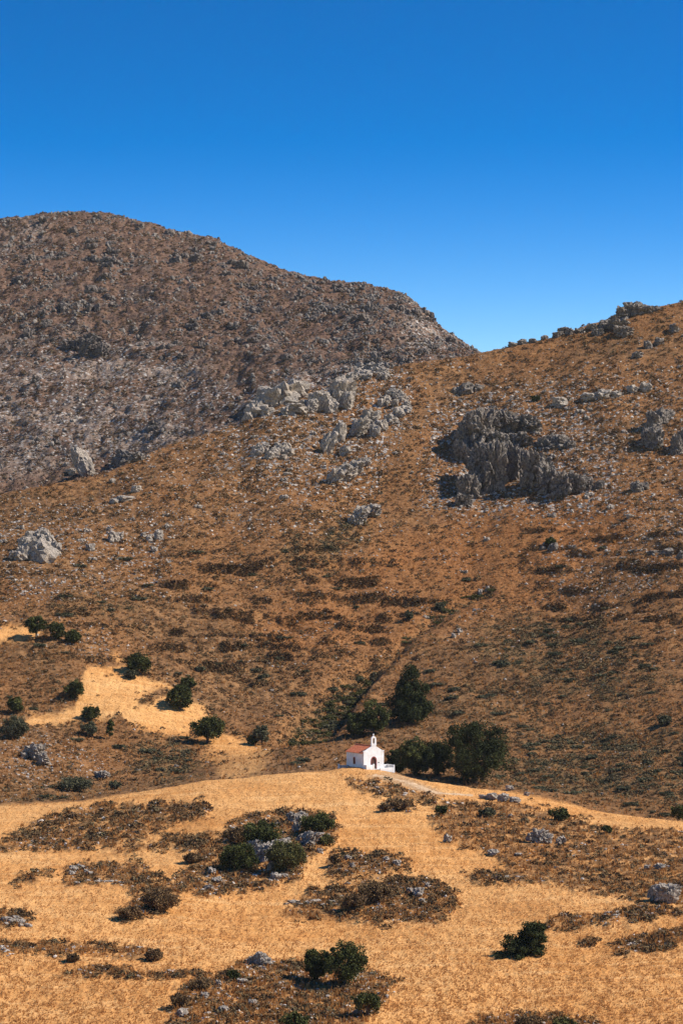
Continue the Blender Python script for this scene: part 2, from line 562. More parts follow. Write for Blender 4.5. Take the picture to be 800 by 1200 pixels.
heath = union(
    poly((150, 872), (200, 856), (238, 870), (238, 905), (190, 916), (150, 897)),
    poly((590, 880), (620, 860), (720, 850), (800, 870), (1240, 900), (1240, 985), (800, 948), (700, 940), (620, 922), (570, 912)),
    poly((545, 735), (620, 715), (700, 725), (790, 790), (740, 830), (640, 820), (560, 775)) * .7,
    poly((370, 610), (420, 595), (430, 640), (370, 665), (320, 650)) * .8,
    poly((60, 700), (180, 690), (170, 720), (60, 725)) * .5,
    poly((285, 775), (320, 765), (330, 795), (300, 800)) * .8,
    poly((235, 770), (265, 765), (260, 785), (235, 785)) * .7,
    poly((0, 930), (60, 925), (130, 915), (125, 925), (50, 938), (0, 945)) * .8,
    poly((460, 840), (560, 800), (640, 790), (620, 860), (540, 850)) * .45)
gully = union(
    poly((325, 866), (345, 835), (378, 812), (410, 792), (436, 776), (446, 786), (424, 812), (396, 846), (362, 868)),
    poly((440, 780), (470, 752), (505, 712), (545, 692), (575, 682), (578, 690), (535, 712), (500, 735), (470, 765), (448, 788)) * .55)
rocky = union(
    poly((-440, 400), (0, 405), (100, 392), (180, 400), (250, 432), (297, 470), (285, 492), (200, 520), (100, 545), (0, 560), (-440, 600)) * .85,
    poly((-440, 300), (0, 285), (45, 255), (60, 262), (50, 290), (0, 318), (-440, 350)) * .8,
    poly((475, 335), (492, 352), (552, 408), (540, 420), (480, 420), (470, 380)) * 1.0,
    poly((250, 500), (330, 440), (440, 425), (490, 440), (480, 500), (430, 575), (370, 580), (250, 560)) * .75,
    poly((505, 480), (540, 460), (700, 460), (730, 590), (690, 615), (560, 612), (500, 600)) * .95,
    poly((290, 455), (340, 435), (440, 420), (490, 440), (480, 500), (440, 575), (380, 580), (300, 550)) * .9,
    poly((500, 470), (560, 440), (640, 440), (800, 430), (1240, 430), (1240, 660), (760, 640), (700, 600), (560, 610), (480, 600)) * .5,
    poly((0, 590), (150, 590), (210, 620), (190, 690), (60, 710), (0, 700)) * .55,
    poly((60, 750), (130, 755), (130, 775), (80, 770)) * .9,
    poly((-100, 860), (40, 850), (130, 880), (120, 920), (40, 930), (-100, 930)) * .5,
    poly((100, 540), (300, 490), (420, 570), (400, 640), (200, 620)) * .35,
    poly((630, 640), (800, 620), (1000, 630), (1000, 690), (800, 690), (650, 700)) * .45)
red = union(
    poly((570, 600), (660, 585), (760, 600), (720, 650), (600, 650), (500, 660), (420, 690), (430, 650)),
    poly((560, 590), (720, 690), (600, 720), (440, 760), (300, 760), (330, 690))*.7)
terr = union(
    poly((190, 650), (430, 640), (520, 700), (460, 770), (240, 800), (180, 740)),
    poly((620, 620), (1240, 600), (1240, 800), (640, 740)) * .8,
    poly((-200, 690), (160, 700), (220, 780), (0, 800), (-200, 800)) * .5)
trod = poly((428, 906), (464, 904), (500, 917), (525, 927), (505, 930), (470, 917), (440, 911))

FRAY_U = fbm2(GX / 3.0, GD / 6.0, 3, 4, .6)
FRAY_V = fbm2(GX / 3.0 + 31, GD / 6.0, 12, 4, .6)
def look(img, s=2.0, amp=5.0, px=18.0, seed=3):
    """value of a drawn zone at every land point, with frayed edges"""
    a = blur(img, s)
    du, dv = amp * FRAY_U, amp * .6 * FRAY_V
    x = np.clip(np.rint(GU + du - W0).astype(int), 0, W1 - W0 - 1)
    y = np.clip(np.rint(GVs + dv - H0).astype(int), 0, H1 - H0 - 1)
    return a[y, x]

ri = np.arange(NR)[:, None]
on_fore = (ri <= r_crest + 3).astype(float) * one
on_mtn = smooth(ri.astype(float), r_ridge + 10, r_ridge + 20) * one
on_hill = (1 - on_mtn) * (1 - on_fore)
sf = look(scrub_fore, 2.2, 15) * on_fore
sf_gap = smooth(fbm2(GX / 2.6, GD / 4.5, 97, 4, .6), -.28, .12)
Z_field = np.clip(on_fore * (1 - sf * (.35 + .65 * sf_gap)) + look(fields_far, 1.9, 10) * on_hill, 0, 1)
Z_open = look(brown_slope, 1.6, 7) * on_fore
hp = smooth(fbm2(GX / 7, GD / 9, 101, 4, .6), -.25, .2)
Z_heath = np.clip((look(heath, 9, 30) * (.25 + .75 * hp) + 0.6 * look(gully, 2.5, 6)) * on_hill, 0, 1)
Z_gully = look(gully, 2.5, 6) * on_hill
Z_rock = np.clip(look(rocky, 7, 16), 0, 1) * (1 - on_fore)
Z_red = look(red, 14, 10) * on_hill
Z_terr = look(terr, 12, 8) * on_hill
Z_trod = look(trod, 1.2, 3) * on_fore

# --- relief, in metres
amp_far = np.clip((GD - 350) / 400, .4, 1.6)
rel = 4.6 * fbm2(GX / 58, GD / 62, 21, 3) * (.35 + .65 * on_hill + 1.2 * on_mtn)
rel += 1.35 * fbm2(GX / 14, GD / 16, 22, 3) * (1 - .7 * Z_field) * (.7 + 1.2 * on_mtn)
rel += on_mtn * 4.2 * (np.abs(fbm2(GX / 17, GD / 26, 27, 4)) - .2)
calm = 1 - .75 * np.exp(-((ri - r_top) / 45.0) ** 2) - .5 * np.exp(-((ri - r_ridge) / 30.0) ** 2)
rel = rel * calm
rel += .46 * fbm2(GX / 3.2, GD / 3.2, 23, 3) * (1 - .75 * Z_field) * (.8 + .9 * on_mtn)
rel += .13 * np.abs(fbm2(GX / .9, GD / .9, 24, 2)) * (1.0 + .8 * on_mtn)
rel += .12 * fbm2(GX / 1.6, GD / 4.0, 25, 2) * Z_field
# terrace steps along the contours
ph = (GZ + 3.2 * fbm2(GX / 34, GD / 26, 31, 4)) / 4.4
fr = ph - np.floor(ph)
riser = Z_terr * smooth(.26 - np.abs(fr - .12), .08, .18) * smooth(fbm2(GX / 13, GD / 10, 33, 3), -.12, .2)
rel += Z_terr * 2.4 * (smooth(fr, .0, .25) - fr) * smooth(fbm2(GX / 13, GD / 10, 33, 3), -.12, .2)
# scrub banks stand a little proud of the straw
rel += sf * (.35 + .35 * np.abs(fbm2(GX / 4, GD / 4, 41, 3)))
# gully cut
rel -= 5.5 * look(gully, 5, 2) * on_hill
# broken rock
f1, f2, cc = voro2(GX / 4.2 + .3 * fbm2(GX / 3, GD / 3, 51, 2), GD / 5.5, 61)
low_rock = Z_rock * (GVs > 385)
rel += on_mtn * (.6 + .8 * Z_rock - 1.1 * low_rock) * ((cc - .4) * 2.4 * smooth(f2 - f1, .02, .22))
f1, f2, cc = voro2(GX / 1.7, GD / 2.2, 66)
rel += Z_rock * (1 - on_mtn) * .6 * (cc - .35) * smooth(f2 - f1, .02, .25)
fade = smooth(ri.astype(float), r_near - 15, r_near + 5)
# level ground under the chapel
cx, cy = (438 - UC) / FP * 603, 603.0
near_ch = np.exp(-(((GX - cx) / 9) ** 2 + ((GD - cy) / 10) ** 2) ** 2)
GZ = GZ + rel * fade * (1 - near_ch)
GP = zv(GZ, GD)           # the final row in the picture
P3 = np.stack([GX, GD, GZ], -1)
run = np.minimum.accumulate(np.where(ri >= r_near, GP, 9999), axis=0)
VIS = (GP <= run + .6) & (ri >= r_near)

def hit(u, v):
    """the first land point met along the line of sight through photo pixel (u, v)"""
    j = int(np.clip(np.searchsorted(U, u), 1, NU - 1))
    t = (u - U[j - 1]) / (U[j] - U[j - 1])
    col = GP[:, j - 1] * (1 - t) + GP[:, j] * t
    pts = P3[:, j - 1] * (1 - t) + P3[:, j] * t
    k = r_near + int(np.argmax(col[r_near:] <= v))
    return pts[k].copy()

def ground_z(x, y):
    u = UC + FP * x / y
    j = int(np.clip(np.searchsorted(U, u), 1, NU - 1))
    t = (u - U[j - 1]) / (U[j] - U[j - 1])
    d = GD[:, j - 1] * (1 - t) + GD[:, j] * t
    z = GZ[:, j - 1] * (1 - t) + GZ[:, j] * t
    return float(np.interp(y, d, z))

zone = np.stack([Z_field, np.maximum(Z_heath * .8, .42 * sf * sf_gap - .2 * Z_open), Z_rock], -1)
zone_b = np.stack([on_mtn, Z_red, Z_trod], -1)
def sheet(name, a, b_, label_kind='structure'):
    n = b_ - a + 1
    V = P3[a:b_ + 1].reshape(-1, 3)
    idx = np.arange(n * NU).reshape(n, NU)
    F = np.stack([idx[:-1, :-1], idx[:-1, 1:], idx[1:, 1:], idx[1:, :-1]], -1).reshape(-1, 4)
    me = make_mesh(name, V, F, M['ground'], True, {'zone': zone[a:b_ + 1].reshape(-1, 3), 'zone_b': zone_b[a:b_ + 1].reshape(-1, 3)})
    return tag(link(name, me), kind=label_kind)
r_split1, r_split2 = key_row[9], key_row[15]
sheet('ground', 0, r_split1)
sheet('hillside', r_split1, r_split2)
sheet('mountain', r_split2, NR - 1)

# ------------------------------------------------------------------ scatter
def rock(sub, seed, block=.22, rough=.07, planes=15, upright=.5, freq=2.4, flute=.0):
    r = np.random.default_rng(seed)
    D, F = ico(sub)
    n = r.normal(size=(planes, 3))
    n[:, 2] *= upright
    n /= np.linalg.norm(n, axis=1)[:, None]
    h = r.uniform(.58, 1.0, planes)
    n[0] = np.array([r.uniform(-.35, .35), r.uniform(-.3, .1), 1.0])
    n[0] /= np.linalg.norm(n[0])
    h[0] = r.uniform(.70, .92)
    n[1] = np.array([r.uniform(-1.0, -.7), r.uniform(-.75, -.35), r.uniform(-.05, .2)])
    n[1] /= np.linalg.norm(n[1])
    h[1] = r.uniform(.42, .68)
    dot = D @ n.T
    rad = np.min(np.where(dot > .05, h / np.maximum(dot, .05), 9), axis=1)
    rad = np.minimum(rad, 1.12)
    p = D * rad[:, None]
    wv = np.stack([vnoise3(p * 2.2 + 7, seed + 50), vnoise3(p * 2.2 + 19, seed + 51), vnoise3(p * 2.2 + 31, seed + 52)], 1) * .28
    q = (p + wv) * np.array([freq, freq, freq * .55]) + seed * 1.7
    f1, f2, c = voro3(q, seed)
    rad = rad * (1 + block * (c - .5) - .9 * block * np.exp(-((f2 - f1) / .11) ** 2))
    if sub >= 4:
        f1, f2, c = voro3(q * 2.6 + 3, seed + 9)
        rad = rad * (1 + .42 * block * (c - .5) - .4 * block * np.exp(-((f2 - f1) / .13) ** 2))
    if flute:
        rad = rad * (1 - flute * (1 - np.abs(vnoise3((p + wv) * np.array([6, 6, 1.3]), seed + 70))) ** 3)
    for k in range(3):
        rad = rad + rough * .55 ** k * vnoise3(p * np.array([1, 1, .6]) * (4.0 * 2 ** k) + 5 * k, seed + k)
    return D * rad[:, None], F

def spots(density, n, seed):
    """n random land points drawn in proportion to a density over what one sees of the land"""
    r = np.random.default_rng(seed)
    vis = VIS[:-1, :-1]
    dv = np.clip(GP[:-1, :-1] - GP[1:, :-1], .02, 3)
    du = np.minimum(np.diff(U), 3.2)[None, :]
    gu = GU[:-1, :-1]
    inframe = np.where((gu > -40) & (gu < 840), 1.0, .55) * ((gu > -400) & (gu < 1200))
    w = (density[:-1, :-1] * dv * du * np.where(vis, 1, .25) * inframe).ravel()
    w[~np.isfinite(w)] = 0
    cs = np.cumsum(w)
    k = np.minimum(np.searchsorted(cs, r.random(n) * cs[-1]), len(w) - 1)
    i, j = np.divmod(k, NU - 1)
    a, b_ = r.random(n)[:, None], r.random(n)[:, None]
    p = P3[i, j] * (1 - a) * (1 - b_) + P3[i + 1, j] * a * (1 - b_) + P3[i, j + 1] * (1 - a) * b_ + P3[i + 1, j + 1] * a * b_
    return p, i, j

def scatter_mesh(name, templates, pos, sc, yaw, tint, mat, label, sink=.2, smooth_shade=False, tvar=.0):
    r = np.random.default_rng(len(pos))
    which = r.integers(0, len(templates), len(pos))
    Vs, Fs, Ts, off = [], [], [], 0
    for k, (tv, tf) in enumerate(templates):
        s = np.nonzero(which == k)[0]
        if not len(s):
            continue
        c, sn = np.cos(yaw[s])[:, None], np.sin(yaw[s])[:, None]
        x = tv[None, :, 0] * sc[s, None, 0]
        y = tv[None, :, 1] * sc[s, None, 1]
        z = (tv[None, :, 2] - sink) * sc[s, None, 2]
        V = np.stack([x * c - y * sn, x * sn + y * c, z], -1) + pos[s][:, None, :]
        n = tv.shape[0]
        F = tf[None] + (np.arange(len(s)) * n)[:, None, None] + off
        Vs.append(V.reshape(-1, 3))
        Fs.append(F.reshape(-1, tf.shape[1]))
        t = np.repeat(tint[s], n)
        if tvar:
            t = np.clip(t + r.normal(0, tvar, len(t)), 0, 1)
        Ts.append(t)
        off += len(s) * n
    me = make_mesh(name, np.concatenate(Vs), np.concatenate(Fs), mat, smooth_shade, {'tint': np.concatenate(Ts)})
    o = link(name, me)
    tag(o, label=label, cat=name.replace('_', ' '), kind='stuff')
    return o

def lumpy(sub, seed, jit, flat=.0, cut=True):
    r = np.random.default_rng(seed)
    V, F = ico(sub)
    V = V * (1 + r.normal(0, jit, len(V)))[:, None]
    if cut:
        F = F[(V[F][:, :, 2].max(1) > -.3)]
    return V, F

def tuft(n, seed, w=.16):
    """a few leaning blades"""
    r = np.random.default_rng(seed)
    V, F = [], []
    for k in range(n):
        a = r.uniform(0, 6.28)
        b = r.uniform(0, .35, 1)[0]
        c = np.array([math.cos(a) * b, math.sin(a) * b, 0])
        t = np.array([math.cos(a + 1.57), math.sin(a + 1.57), 0]) * w * r.uniform(.7, 1.5)
        tip = c * r.uniform(1.2, 3.2) + np.array([0, 0, r.uniform(.6, 1.1)])
        i = len(V)
        V += [c - t, c + t, tip]
        F.append([i, i + 1, i + 2])
    return np.array(V), np.array(F)

def brushy(n, seed):
    """a dome of small leafy faces"""
    r = np.random.default_rng(seed)
    V, F = [], []
    for k in range(n):
        d = r.normal(size=3)
        d /= np.linalg.norm(d)
        d[2] = abs(d[2])
        c = d * r.uniform(.55, 1.0)
        e1 = r.normal(size=3)
        e1 /= np.linalg.norm(e1)
        e2 = np.cross(e1, r.normal(size=3))
        e2 /= np.linalg.norm(e2)
        s = r.uniform(.22, .42)
        i = len(V)
        V += [c - e1 * s, c + e2 * s, c + e1 * s]
        F.append([i, i + 1, i + 2])
    return np.array(V), np.array(F)

def px(d):
    return d / FP          # metres per photo pixel at distance d

# low scrub cushions on the hill, the mountain and the scrub banks
patch = smooth(fbm2(GX / 9, GD / 14, 71, 3), -.25, .35)
dens = on_hill * (1 - .97 * Z_field) * (.35 + .9 * patch + 1.6 * Z_heath + 4.0 * riser) * (1 - .5 * Z_red)
p, i, j = spots(dens, 47000, 1)
nn = len(p)
s = (np.minimum(R.lognormal(.0, .38, nn), 2.2) * 1.75 + R.random(nn) * 1.2 * Z_heath[i, j]) * px(p[:, 1])
tint = np.clip(R.normal(.28, .16, nn) - .16 * riser[i, j] + .42 * Z_heath[i, j] + .2 * Z_gully[i, j], 0, 1)
T_br = [brushy(26, k) for k in range(8)]
T_lump = [lumpy(1, k, .16) for k in range(8)]
scatter_mesh('hillside_scrub', T_br, p, np.stack([s * 1.25, s * 1.25, s * .95], 1), R.uniform(0, 6.28, nn), tint, M['scrub'],
             'low brown and grey green scrub covering the hillside', .1, tvar=.08)
dens = on_mtn * (.5 + patch)
p, i, j = spots(dens, 25000, 2)
nn = len(p)
s = R.lognormal(.0, .35, nn) * 1.35 * px(p[:, 1])
scatter_mesh('mountain_scrub', T_br, p, np.stack([s * 1.2, s * 1.2, s * .9], 1), R.uniform(0, 6.28, nn), np.clip(R.normal(.25, .16, nn), 0, 1), M['scrub'],
             'dark low scrub covering the far mountain', .1, tvar=.08)
p, i, j = spots(on_fore * sf * (.15 + 1.1 * sf_gap * patch) * (1 - .6 * Z_open), 10000, 3)
nn = len(p)
s = np.minimum(R.lognormal(.0, .45, nn), 2.2) * 2.6 * px(p[:, 1])
scatter_mesh('bank_scrub', T_br, p, np.stack([s * 1.25, s * 1.25, s * .95], 1), R.uniform(0, 6.28, nn), np.clip(R.normal(.34, .17, nn), 0, 1), M['scrub'],
             'low brown scrub on the banks between the straw fields', .1, tvar=.1)
# loose stones
T_st = [rock(1, 40 + k, .25, .16, 9) for k in range(12)]
clus = smooth(fbm2(GX / 14, GD / 20, 77, 3), .0, .4)
dens = on_hill * (1 - Z_field) * (.10 + .75 * clus * (GVs < 780) + 3.0 * Z_rock) + on_mtn * (.12 + .4 * clus + 1.0 * Z_rock)
p, i, j = spots(dens, 31000, 4)
nn = len(p)
s = np.minimum(R.lognormal(-.15, .5, nn), 2.4) * .95 * px(p[:, 1])
scatter_mesh('loose_stones', T_st, p, np.stack([s * R.uniform(.8, 1.5, nn), s * R.uniform(.8, 1.5, nn), s * R.uniform(.6, 1.1, nn)], 1), R.uniform(0, 6.28, nn),
             np.clip(R.normal(.55, .2, nn) - .22 * on_mtn[i, j], 0, 1), M['stones'], 'loose pale limestone rubble strewn over the slopes', -.1)
p, i, j = spots(on_mtn * (.12 + smooth(fbm2(GX / 22, GD / 30, 93, 4, .6), -.05, .3)) * (.5 + .8 * smooth(GU, 250, 480) - .42 * low_rock), 10000, 15)
nn = len(p)
s = np.minimum(R.lognormal(0, .4, nn), 2.2) * 1.45 * px(p[:, 1])
scatter_mesh('mountain_rubble', [rock(1, 60 + k, .25, .16, 9) for k in range(10)], p, np.stack([s * R.uniform(.8, 1.4, nn), s, s * R.uniform(.8, 1.5, nn)], 1), R.uniform(0, 6.28, nn),
             np.clip(R.normal(.06, .10, nn), 0, 1), M['stones'], 'dark broken rock covering the far mountain', -.1)
p, i, j = spots(on_fore * (sf ** 2) * (.15 + clus + .5 * (GVs > 1120)) * (1 - .75 * Z_open), 3800, 5)
nn = len(p)
s = np.minimum(R.lognormal(-.05, .5, nn), 2.0) * 1.4 * px(p[:, 1])
scatter_mesh('bank_rubble', T_st, p, np.stack([s * R.uniform(.8, 1.5, nn), s * R.uniform(.8, 1.5, nn), s * R.uniform(.5, 1.0, nn)], 1), R.uniform(0, 6.28, nn),
             np.clip(R.normal(.62, .2, nn), 0, 1), M['stones'], 'grey rubble lying in the scrub banks between fields', -.1)
# straw
T_tu = [tuft(5, k) for k in range(10)]
p, i, j = spots(Z_field * (on_fore * 1.0 + on_hill * .9) * (.35 + smooth(fbm2(GX / 1.5, GD / 5, 88, 2), -.3, .3)), 150000, 6)
nn = len(p)
near = smooth(-p[:, 1], -520, -380)
s = R.lognormal(0, .3, nn) * (.17 + .07 * near)
scatter_mesh('straw_grass', T_tu, p, np.stack([s, s, s], 1), R.uniform(0, 6.28, nn), np.clip(R.normal(.72, .13, nn) - .20 * near, 0, 1), M['straw'],
             'dry golden straw stubble growing over the fields', .05, tvar=.08)
p, i, j = spots((on_hill * (1 - Z_field) * (1 - .6 * Z_heath) + sf * on_fore * 1.5), 68000, 7)
nn = len(p)
s = R.lognormal(0, .3, nn) * .5
scatter_mesh('brown_grass', T_tu, p, np.stack([s, s, s], 1), R.uniform(0, 6.28, nn), np.clip(R.normal(.2, .16, nn), 0, 1), M['straw'],
             'dry brown grass growing between the scrub', .05, tvar=.08)

# ------------------------------------------------------------------ rocks
def join(parts):
    V, F, o = [], [], 0
    for v, f in parts:
        V.append(v)
        F.append(f + o)
        o += len(v)
    return np.concatenate(V), np.concatenate(F)

def shape_parts(comps, seed, sub, depth, block, rough, lean, flute, stagger=0.0, freq=2.4, planes=15):
    parts = []
    rr = random.Random(seed)
    for k, (u, v, w, h) in enumerate(comps):
        P = hit(u, v)
        m = px(P[1])
        sx, hz = w * m * .58, h * m
        sz = max(hz * .62, sx * .3)
        vv, ff = rock(sub, seed + 13 * k, block, rough, planes, flute=flute, freq=freq)
        sy = max(sx * depth, hz * .35)
        vv = vv * np.array([sx, sy, sz])
        a = rr.uniform(-.35, .35) if stagger else 0
        x = vv[:, 0].copy()
        vv[:, 0] = x * math.cos(a) - vv[:, 1] * math.sin(a)
        vv[:, 1] = x * math.sin(a) + vv[:, 1] * math.cos(a)
        vv[:, 0] += lean * vv[:, 2]
        vv += P + np.array([0, sy * .55 + stagger * rr.uniform(-.2, .8), hz - sz * .95])
        parts.append((vv, ff))
    return parts

def one_rock(name, label, cat, parts, mat, group=None):
    V, F = join(parts)
    base = np.array([(V[:, 0].min() + V[:, 0].max()) / 2, (V[:, 1].min() + V[:, 1].max()) / 2, V[:, 2].min()])
    o = link(name, make_mesh(name, V - base, F, M[mat]), loc=base)
    return tag(o, label, cat, group)

def outcrop(name, label, cat, comps, mat='rock', group=None, sub=4, depth=.8, seed=None, block=.3, rough=.11, lean=0.0, flute=0.0, stagger=0.0, freq=2.4, planes=15):
    """one rock made of the masses comps = (u, v at foot, width, height) as seen; masses that stand clear of the rest are rocks of their own"""
    seed = seed if seed is not None else int(comps[0][0] * 7 + comps[0][1])
    parts = shape_parts(comps, seed, sub, depth, block, rough, lean, flute, stagger, freq, planes)
    lo = [p[0].min(0) for p in parts]
    hi = [p[0].max(0) for p in parts]
    left, sets = set(range(len(parts))), []
    while left:
        st = [min(left)]
        left.discard(st[0])
        cur = []
        while st:
            a = st.pop()
            cur.append(a)
            for b in list(left):
                if np.all(np.maximum(lo[a], lo[b]) < np.minimum(hi[a], hi[b])):
                    left.discard(b)
                    st.append(b)
        sets.append(cur)
    sets.sort(key=len, reverse=True)
    one_rock(name, label, cat, [parts[k] for k in sets[0]], mat, group)
    for q in sets[1:]:
        lb = 'smaller rock beside the ' + label
        one_rock('rock', ' '.join(lb.split()[:16]), 'rock', [parts[k] for k in q], mat, 'small rocks beside the ' + label if len(sets) > 2 else None)

ORD = ['first', 'second', 'third', 'fourth', 'fifth', 'sixth', 'seventh', 'eighth']
def apart(name, where, cat, comps, mat='rock', sub=3, block=.3, rough=.11, lean=0.0):
    """rocks that lie apart, each a thing of its own"""
    for k, c in enumerate(sorted(comps)):
        lb = (ORD[k] + ' from left ' if len(comps) > 2 else ('left ' if k == 0 else 'right ')) + where
        one_rock(name, lb, cat, shape_parts([c], int(c[0] * 7 + c[1]), sub, .8, block, rough, lean, 0), mat, where)

def pile(u, v, w, h, n, seed, smin=.18, smax=.4):
    if smin >= .2:
        n, smin, smax = int(n * 1.6), smin * .75, smax * .8
    """many lumps heaped within an outline w x h"""
    r = random.Random(seed)
    out = []
    for k in range(n):
        t = r.random()
        uu = u + (r.random() - .5) * w * (1 - .55 * t)
        s = r.uniform(smin, smax)
        out.append((uu, v - t * h * .55, w * s, h * s * 1.25))
    return out

OC = 'rock outcrop'
outcrop('rock_cliff', 'largest dark grey cliff outcrop with deep shadowed faces high on the right hillside', OC,
        [(556, 532, 52, 52), (540, 548, 28, 34), (570, 520, 46, 42), (594, 512, 44, 34), (618, 508, 30, 22), (566, 572, 44, 56), (552, 590, 34, 36), (542, 596, 22, 18), (578, 580, 30, 60), (590, 556, 34, 38),
         (606, 562, 34, 44), (626, 574, 40, 52), (644, 580, 34, 38), (660, 584, 30, 36), (674, 580, 22, 26), (690, 580, 16, 22), (703, 578, 12, 16), (636, 532, 34, 18), (612, 530, 40, 24), (585, 536, 40, 30)],
        'cliff', sub=5, depth=.8, block=.36, rough=.10, flute=.0, stagger=6.0, freq=2.2, planes=12)
outcrop('rock_outcrop', 'broken grey rocks on the ledge behind the top of the cliff outcrop', OC, [(655, 524, 22, 14), (668, 527, 16, 11), (643, 520, 16, 12)], 'cliff', block=.3)
outcrop('rock_outcrop', 'dark grey fissured outcrop of two stacked masses near the right edge of the hillside', OC,
        [(767, 527, 26, 28), (757, 522, 14, 22), (766, 505, 24, 26), (772, 498, 18, 20), (782, 492, 16, 12)], 'cliff', block=.3)
outcrop('rock_outcrop', 'dark outcrop cut by the right edge, beside the two stacked masses', OC, [(793, 534, 18, 26), (801, 528, 18, 30)], 'cliff', block=.3)
outcrop('rock_pile', 'big rounded knobbly heap of pale limestone on the left hillside', OC,
        [(45, 658, 46, 30)] + pile(44, 658, 52, 44, 34, 4, .16, .34) + [(22, 658, 22, 14), (15, 655, 14, 10)], 'rock', sub=3)
outcrop('standing_rock', 'tall smooth pale standing rock on the ridge above the left hillside', OC, [(94, 557, 22, 34), (101, 556, 22, 25), (84, 558, 16, 9)], 'rock', lean=-.3, block=.14, rough=.06, flute=.1)
outcrop('rock_outcrop', 'low dark outcrop on the ridge right of the standing rock', OC, [(146, 544, 24, 18), (160, 541, 24, 12), (136, 545, 14, 10)], 'cliff')
outcrop('rock_outcrop', 'dark crag with pale top on the lower slope of the far mountain', OC, [(104, 418, 30, 25), (92, 412, 22, 18), (118, 418, 16, 16), (80, 410, 18, 12), (108, 404, 30, 14)], 'crag')
outcrop('ridge_outcrop', 'long broken pale outcrop along the ridge in front of the mountain', OC,
        [(318, 480, 40, 26), (300, 488, 26, 18), (335, 474, 40, 30), (352, 468, 30, 22), (310, 470, 30, 18), (345, 485, 36, 14), (290, 494, 16, 12)] + pile(330, 490, 90, 44, 22, 9, .12, .24), 'rock', sub=3)
outcrop('ridge_outcrop', 'pointed pale slab with black shadow side on the ridge outcrop', OC, [(372, 482, 26, 28), (364, 484, 16, 18)], 'rock', lean=.25, block=.12)
outcrop('ridge_outcrop', 'broad pale slab beside the pointed slab on the ridge', OC, [(397, 476, 34, 36), (405, 480, 24, 24), (388, 484, 20, 18)], 'rock', lean=.2, block=.14)
outcrop('ridge_outcrop', 'pale jumbled outcrop on the ridge skyline below the mountain cliff', OC, pile(432, 448, 52, 26, 18, 31, .2, .4), 'rock', sub=3)
outcrop('rock_outcrop', 'round pale broken outcrop below the right end of the ridge outcrop', OC, pile(462, 478, 34, 24, 14, 32, .25, .45), 'rock', sub=3)
outcrop('rock_outcrop', 'pale leaning outcrop with black hollow on the middle upper hillside', OC, [(404, 566, 34, 26), (392, 568, 24, 18), (416, 560, 26, 20), (424, 548, 20, 12)], 'rock', lean=.3)
apart('pale_boulder', 'of the three pale lumps above the leaning outcrop', 'boulder', [(384, 532, 20, 28), (396, 520, 20, 26), (404, 534, 14, 12)], lean=.25)
outcrop('rock_outcrop', 'dark hollowed boulder with pale cap between ridge and hillside', OC, [(421, 512, 22, 24), (432, 502, 30, 22)], 'rock', lean=.2)
apart('pale_boulder', 'of the pale boulders rising rightward in a string below the ridge', 'boulder', [(438, 512, 16, 16), (447, 506, 16, 16), (457, 500, 18, 16), (466, 492, 18, 14), (475, 484, 14, 10)])
outcrop('rock_outcrop', 'pale rounded rocks in a heap left of the leaning outcrop', OC, pile(332, 540, 40, 26, 14, 33, .22, .42), 'rock', sub=3)
outcrop('rock_outcrop', 'small dark edged rocks at the left foot of the ridge outcrop', OC, pile(304, 536, 30, 22, 9, 34, .25, .42), 'rock', sub=3)
outcrop('rock_outcrop', 'dark and pale split rock in the middle of the hillside', OC, [(420, 615, 22, 22), (436, 606, 24, 16), (413, 616, 12, 12)], 'rock', lean=.3)
outcrop('ridge_outcrop', 'highest dark crag on the right skyline', OC, [(742, 370, 30, 17), (730, 374, 24, 14), (754, 369, 20, 12), (718, 380, 20, 11), (764, 366, 16, 8)], 'cliff')
outcrop('ridge_outcrop', 'dark jagged crag below the highest crag on the right skyline', OC, [(722, 388, 30, 16), (708, 386, 22, 12), (700, 394, 18, 10), (730, 396, 24, 14), (694, 388, 16, 10)], 'cliff')
outcrop('ridge_outcrop', 'small dark knob on the right skyline near the saddle', OC, [(660, 393, 20, 11), (653, 396, 12, 8), (668, 393, 14, 8), (678, 390, 12, 6)], 'cliff')
apart('skyline_rock', 'of the low rocks on the skyline just right of the saddle', 'rock', [(612, 404, 14, 8), (600, 406, 12, 6), (624, 402, 12, 6), (637, 399, 10, 6)], 'cliff')
apart('dark_rock', 'of the dark rounded rocks below the saddle', 'rock', [(545, 463, 22, 15), (558, 460, 14, 10), (534, 462, 12, 9)], 'cliff')

apart('pale_rock', 'of the pale low rocks running right above the cliff outcrop', 'rock', [(655, 478, 24, 14), (690, 470, 20, 11), (706, 469, 22, 13), (722, 466, 16, 8), (740, 461, 16, 10), (756, 460, 18, 12)])
outcrop('rock_outcrop', 'low dark outcrop of flat rocks between cliff and right edge', OC, [(746, 578, 20, 14), (755, 575, 12, 10)], 'cliff')
apart('grey_rock', 'of the grey rocks scattered below the skyline crags', 'rock', [(758, 410, 12, 10), (772, 405, 16, 10), (746, 420, 14, 10), (790, 392, 16, 12)], 'cliff')
apart('pale_rock', 'of the low pale rocks between knobbly heap and standing rock', 'rock', [(158, 578, 14, 10), (146, 588, 24, 8), (133, 590, 14, 6)])
apart('pale_rock', 'of the pale rocks just right of the knobbly heap', 'rock', [(131, 636, 14, 14), (141, 632, 10, 10), (106, 646, 12, 10)])
apart('pale_block', 'of the loose pale blocks further right of the knobbly heap', 'rock', [(185, 632, 13, 11), (175, 636, 10, 8), (180, 648, 10, 7), (168, 630, 8, 6)])
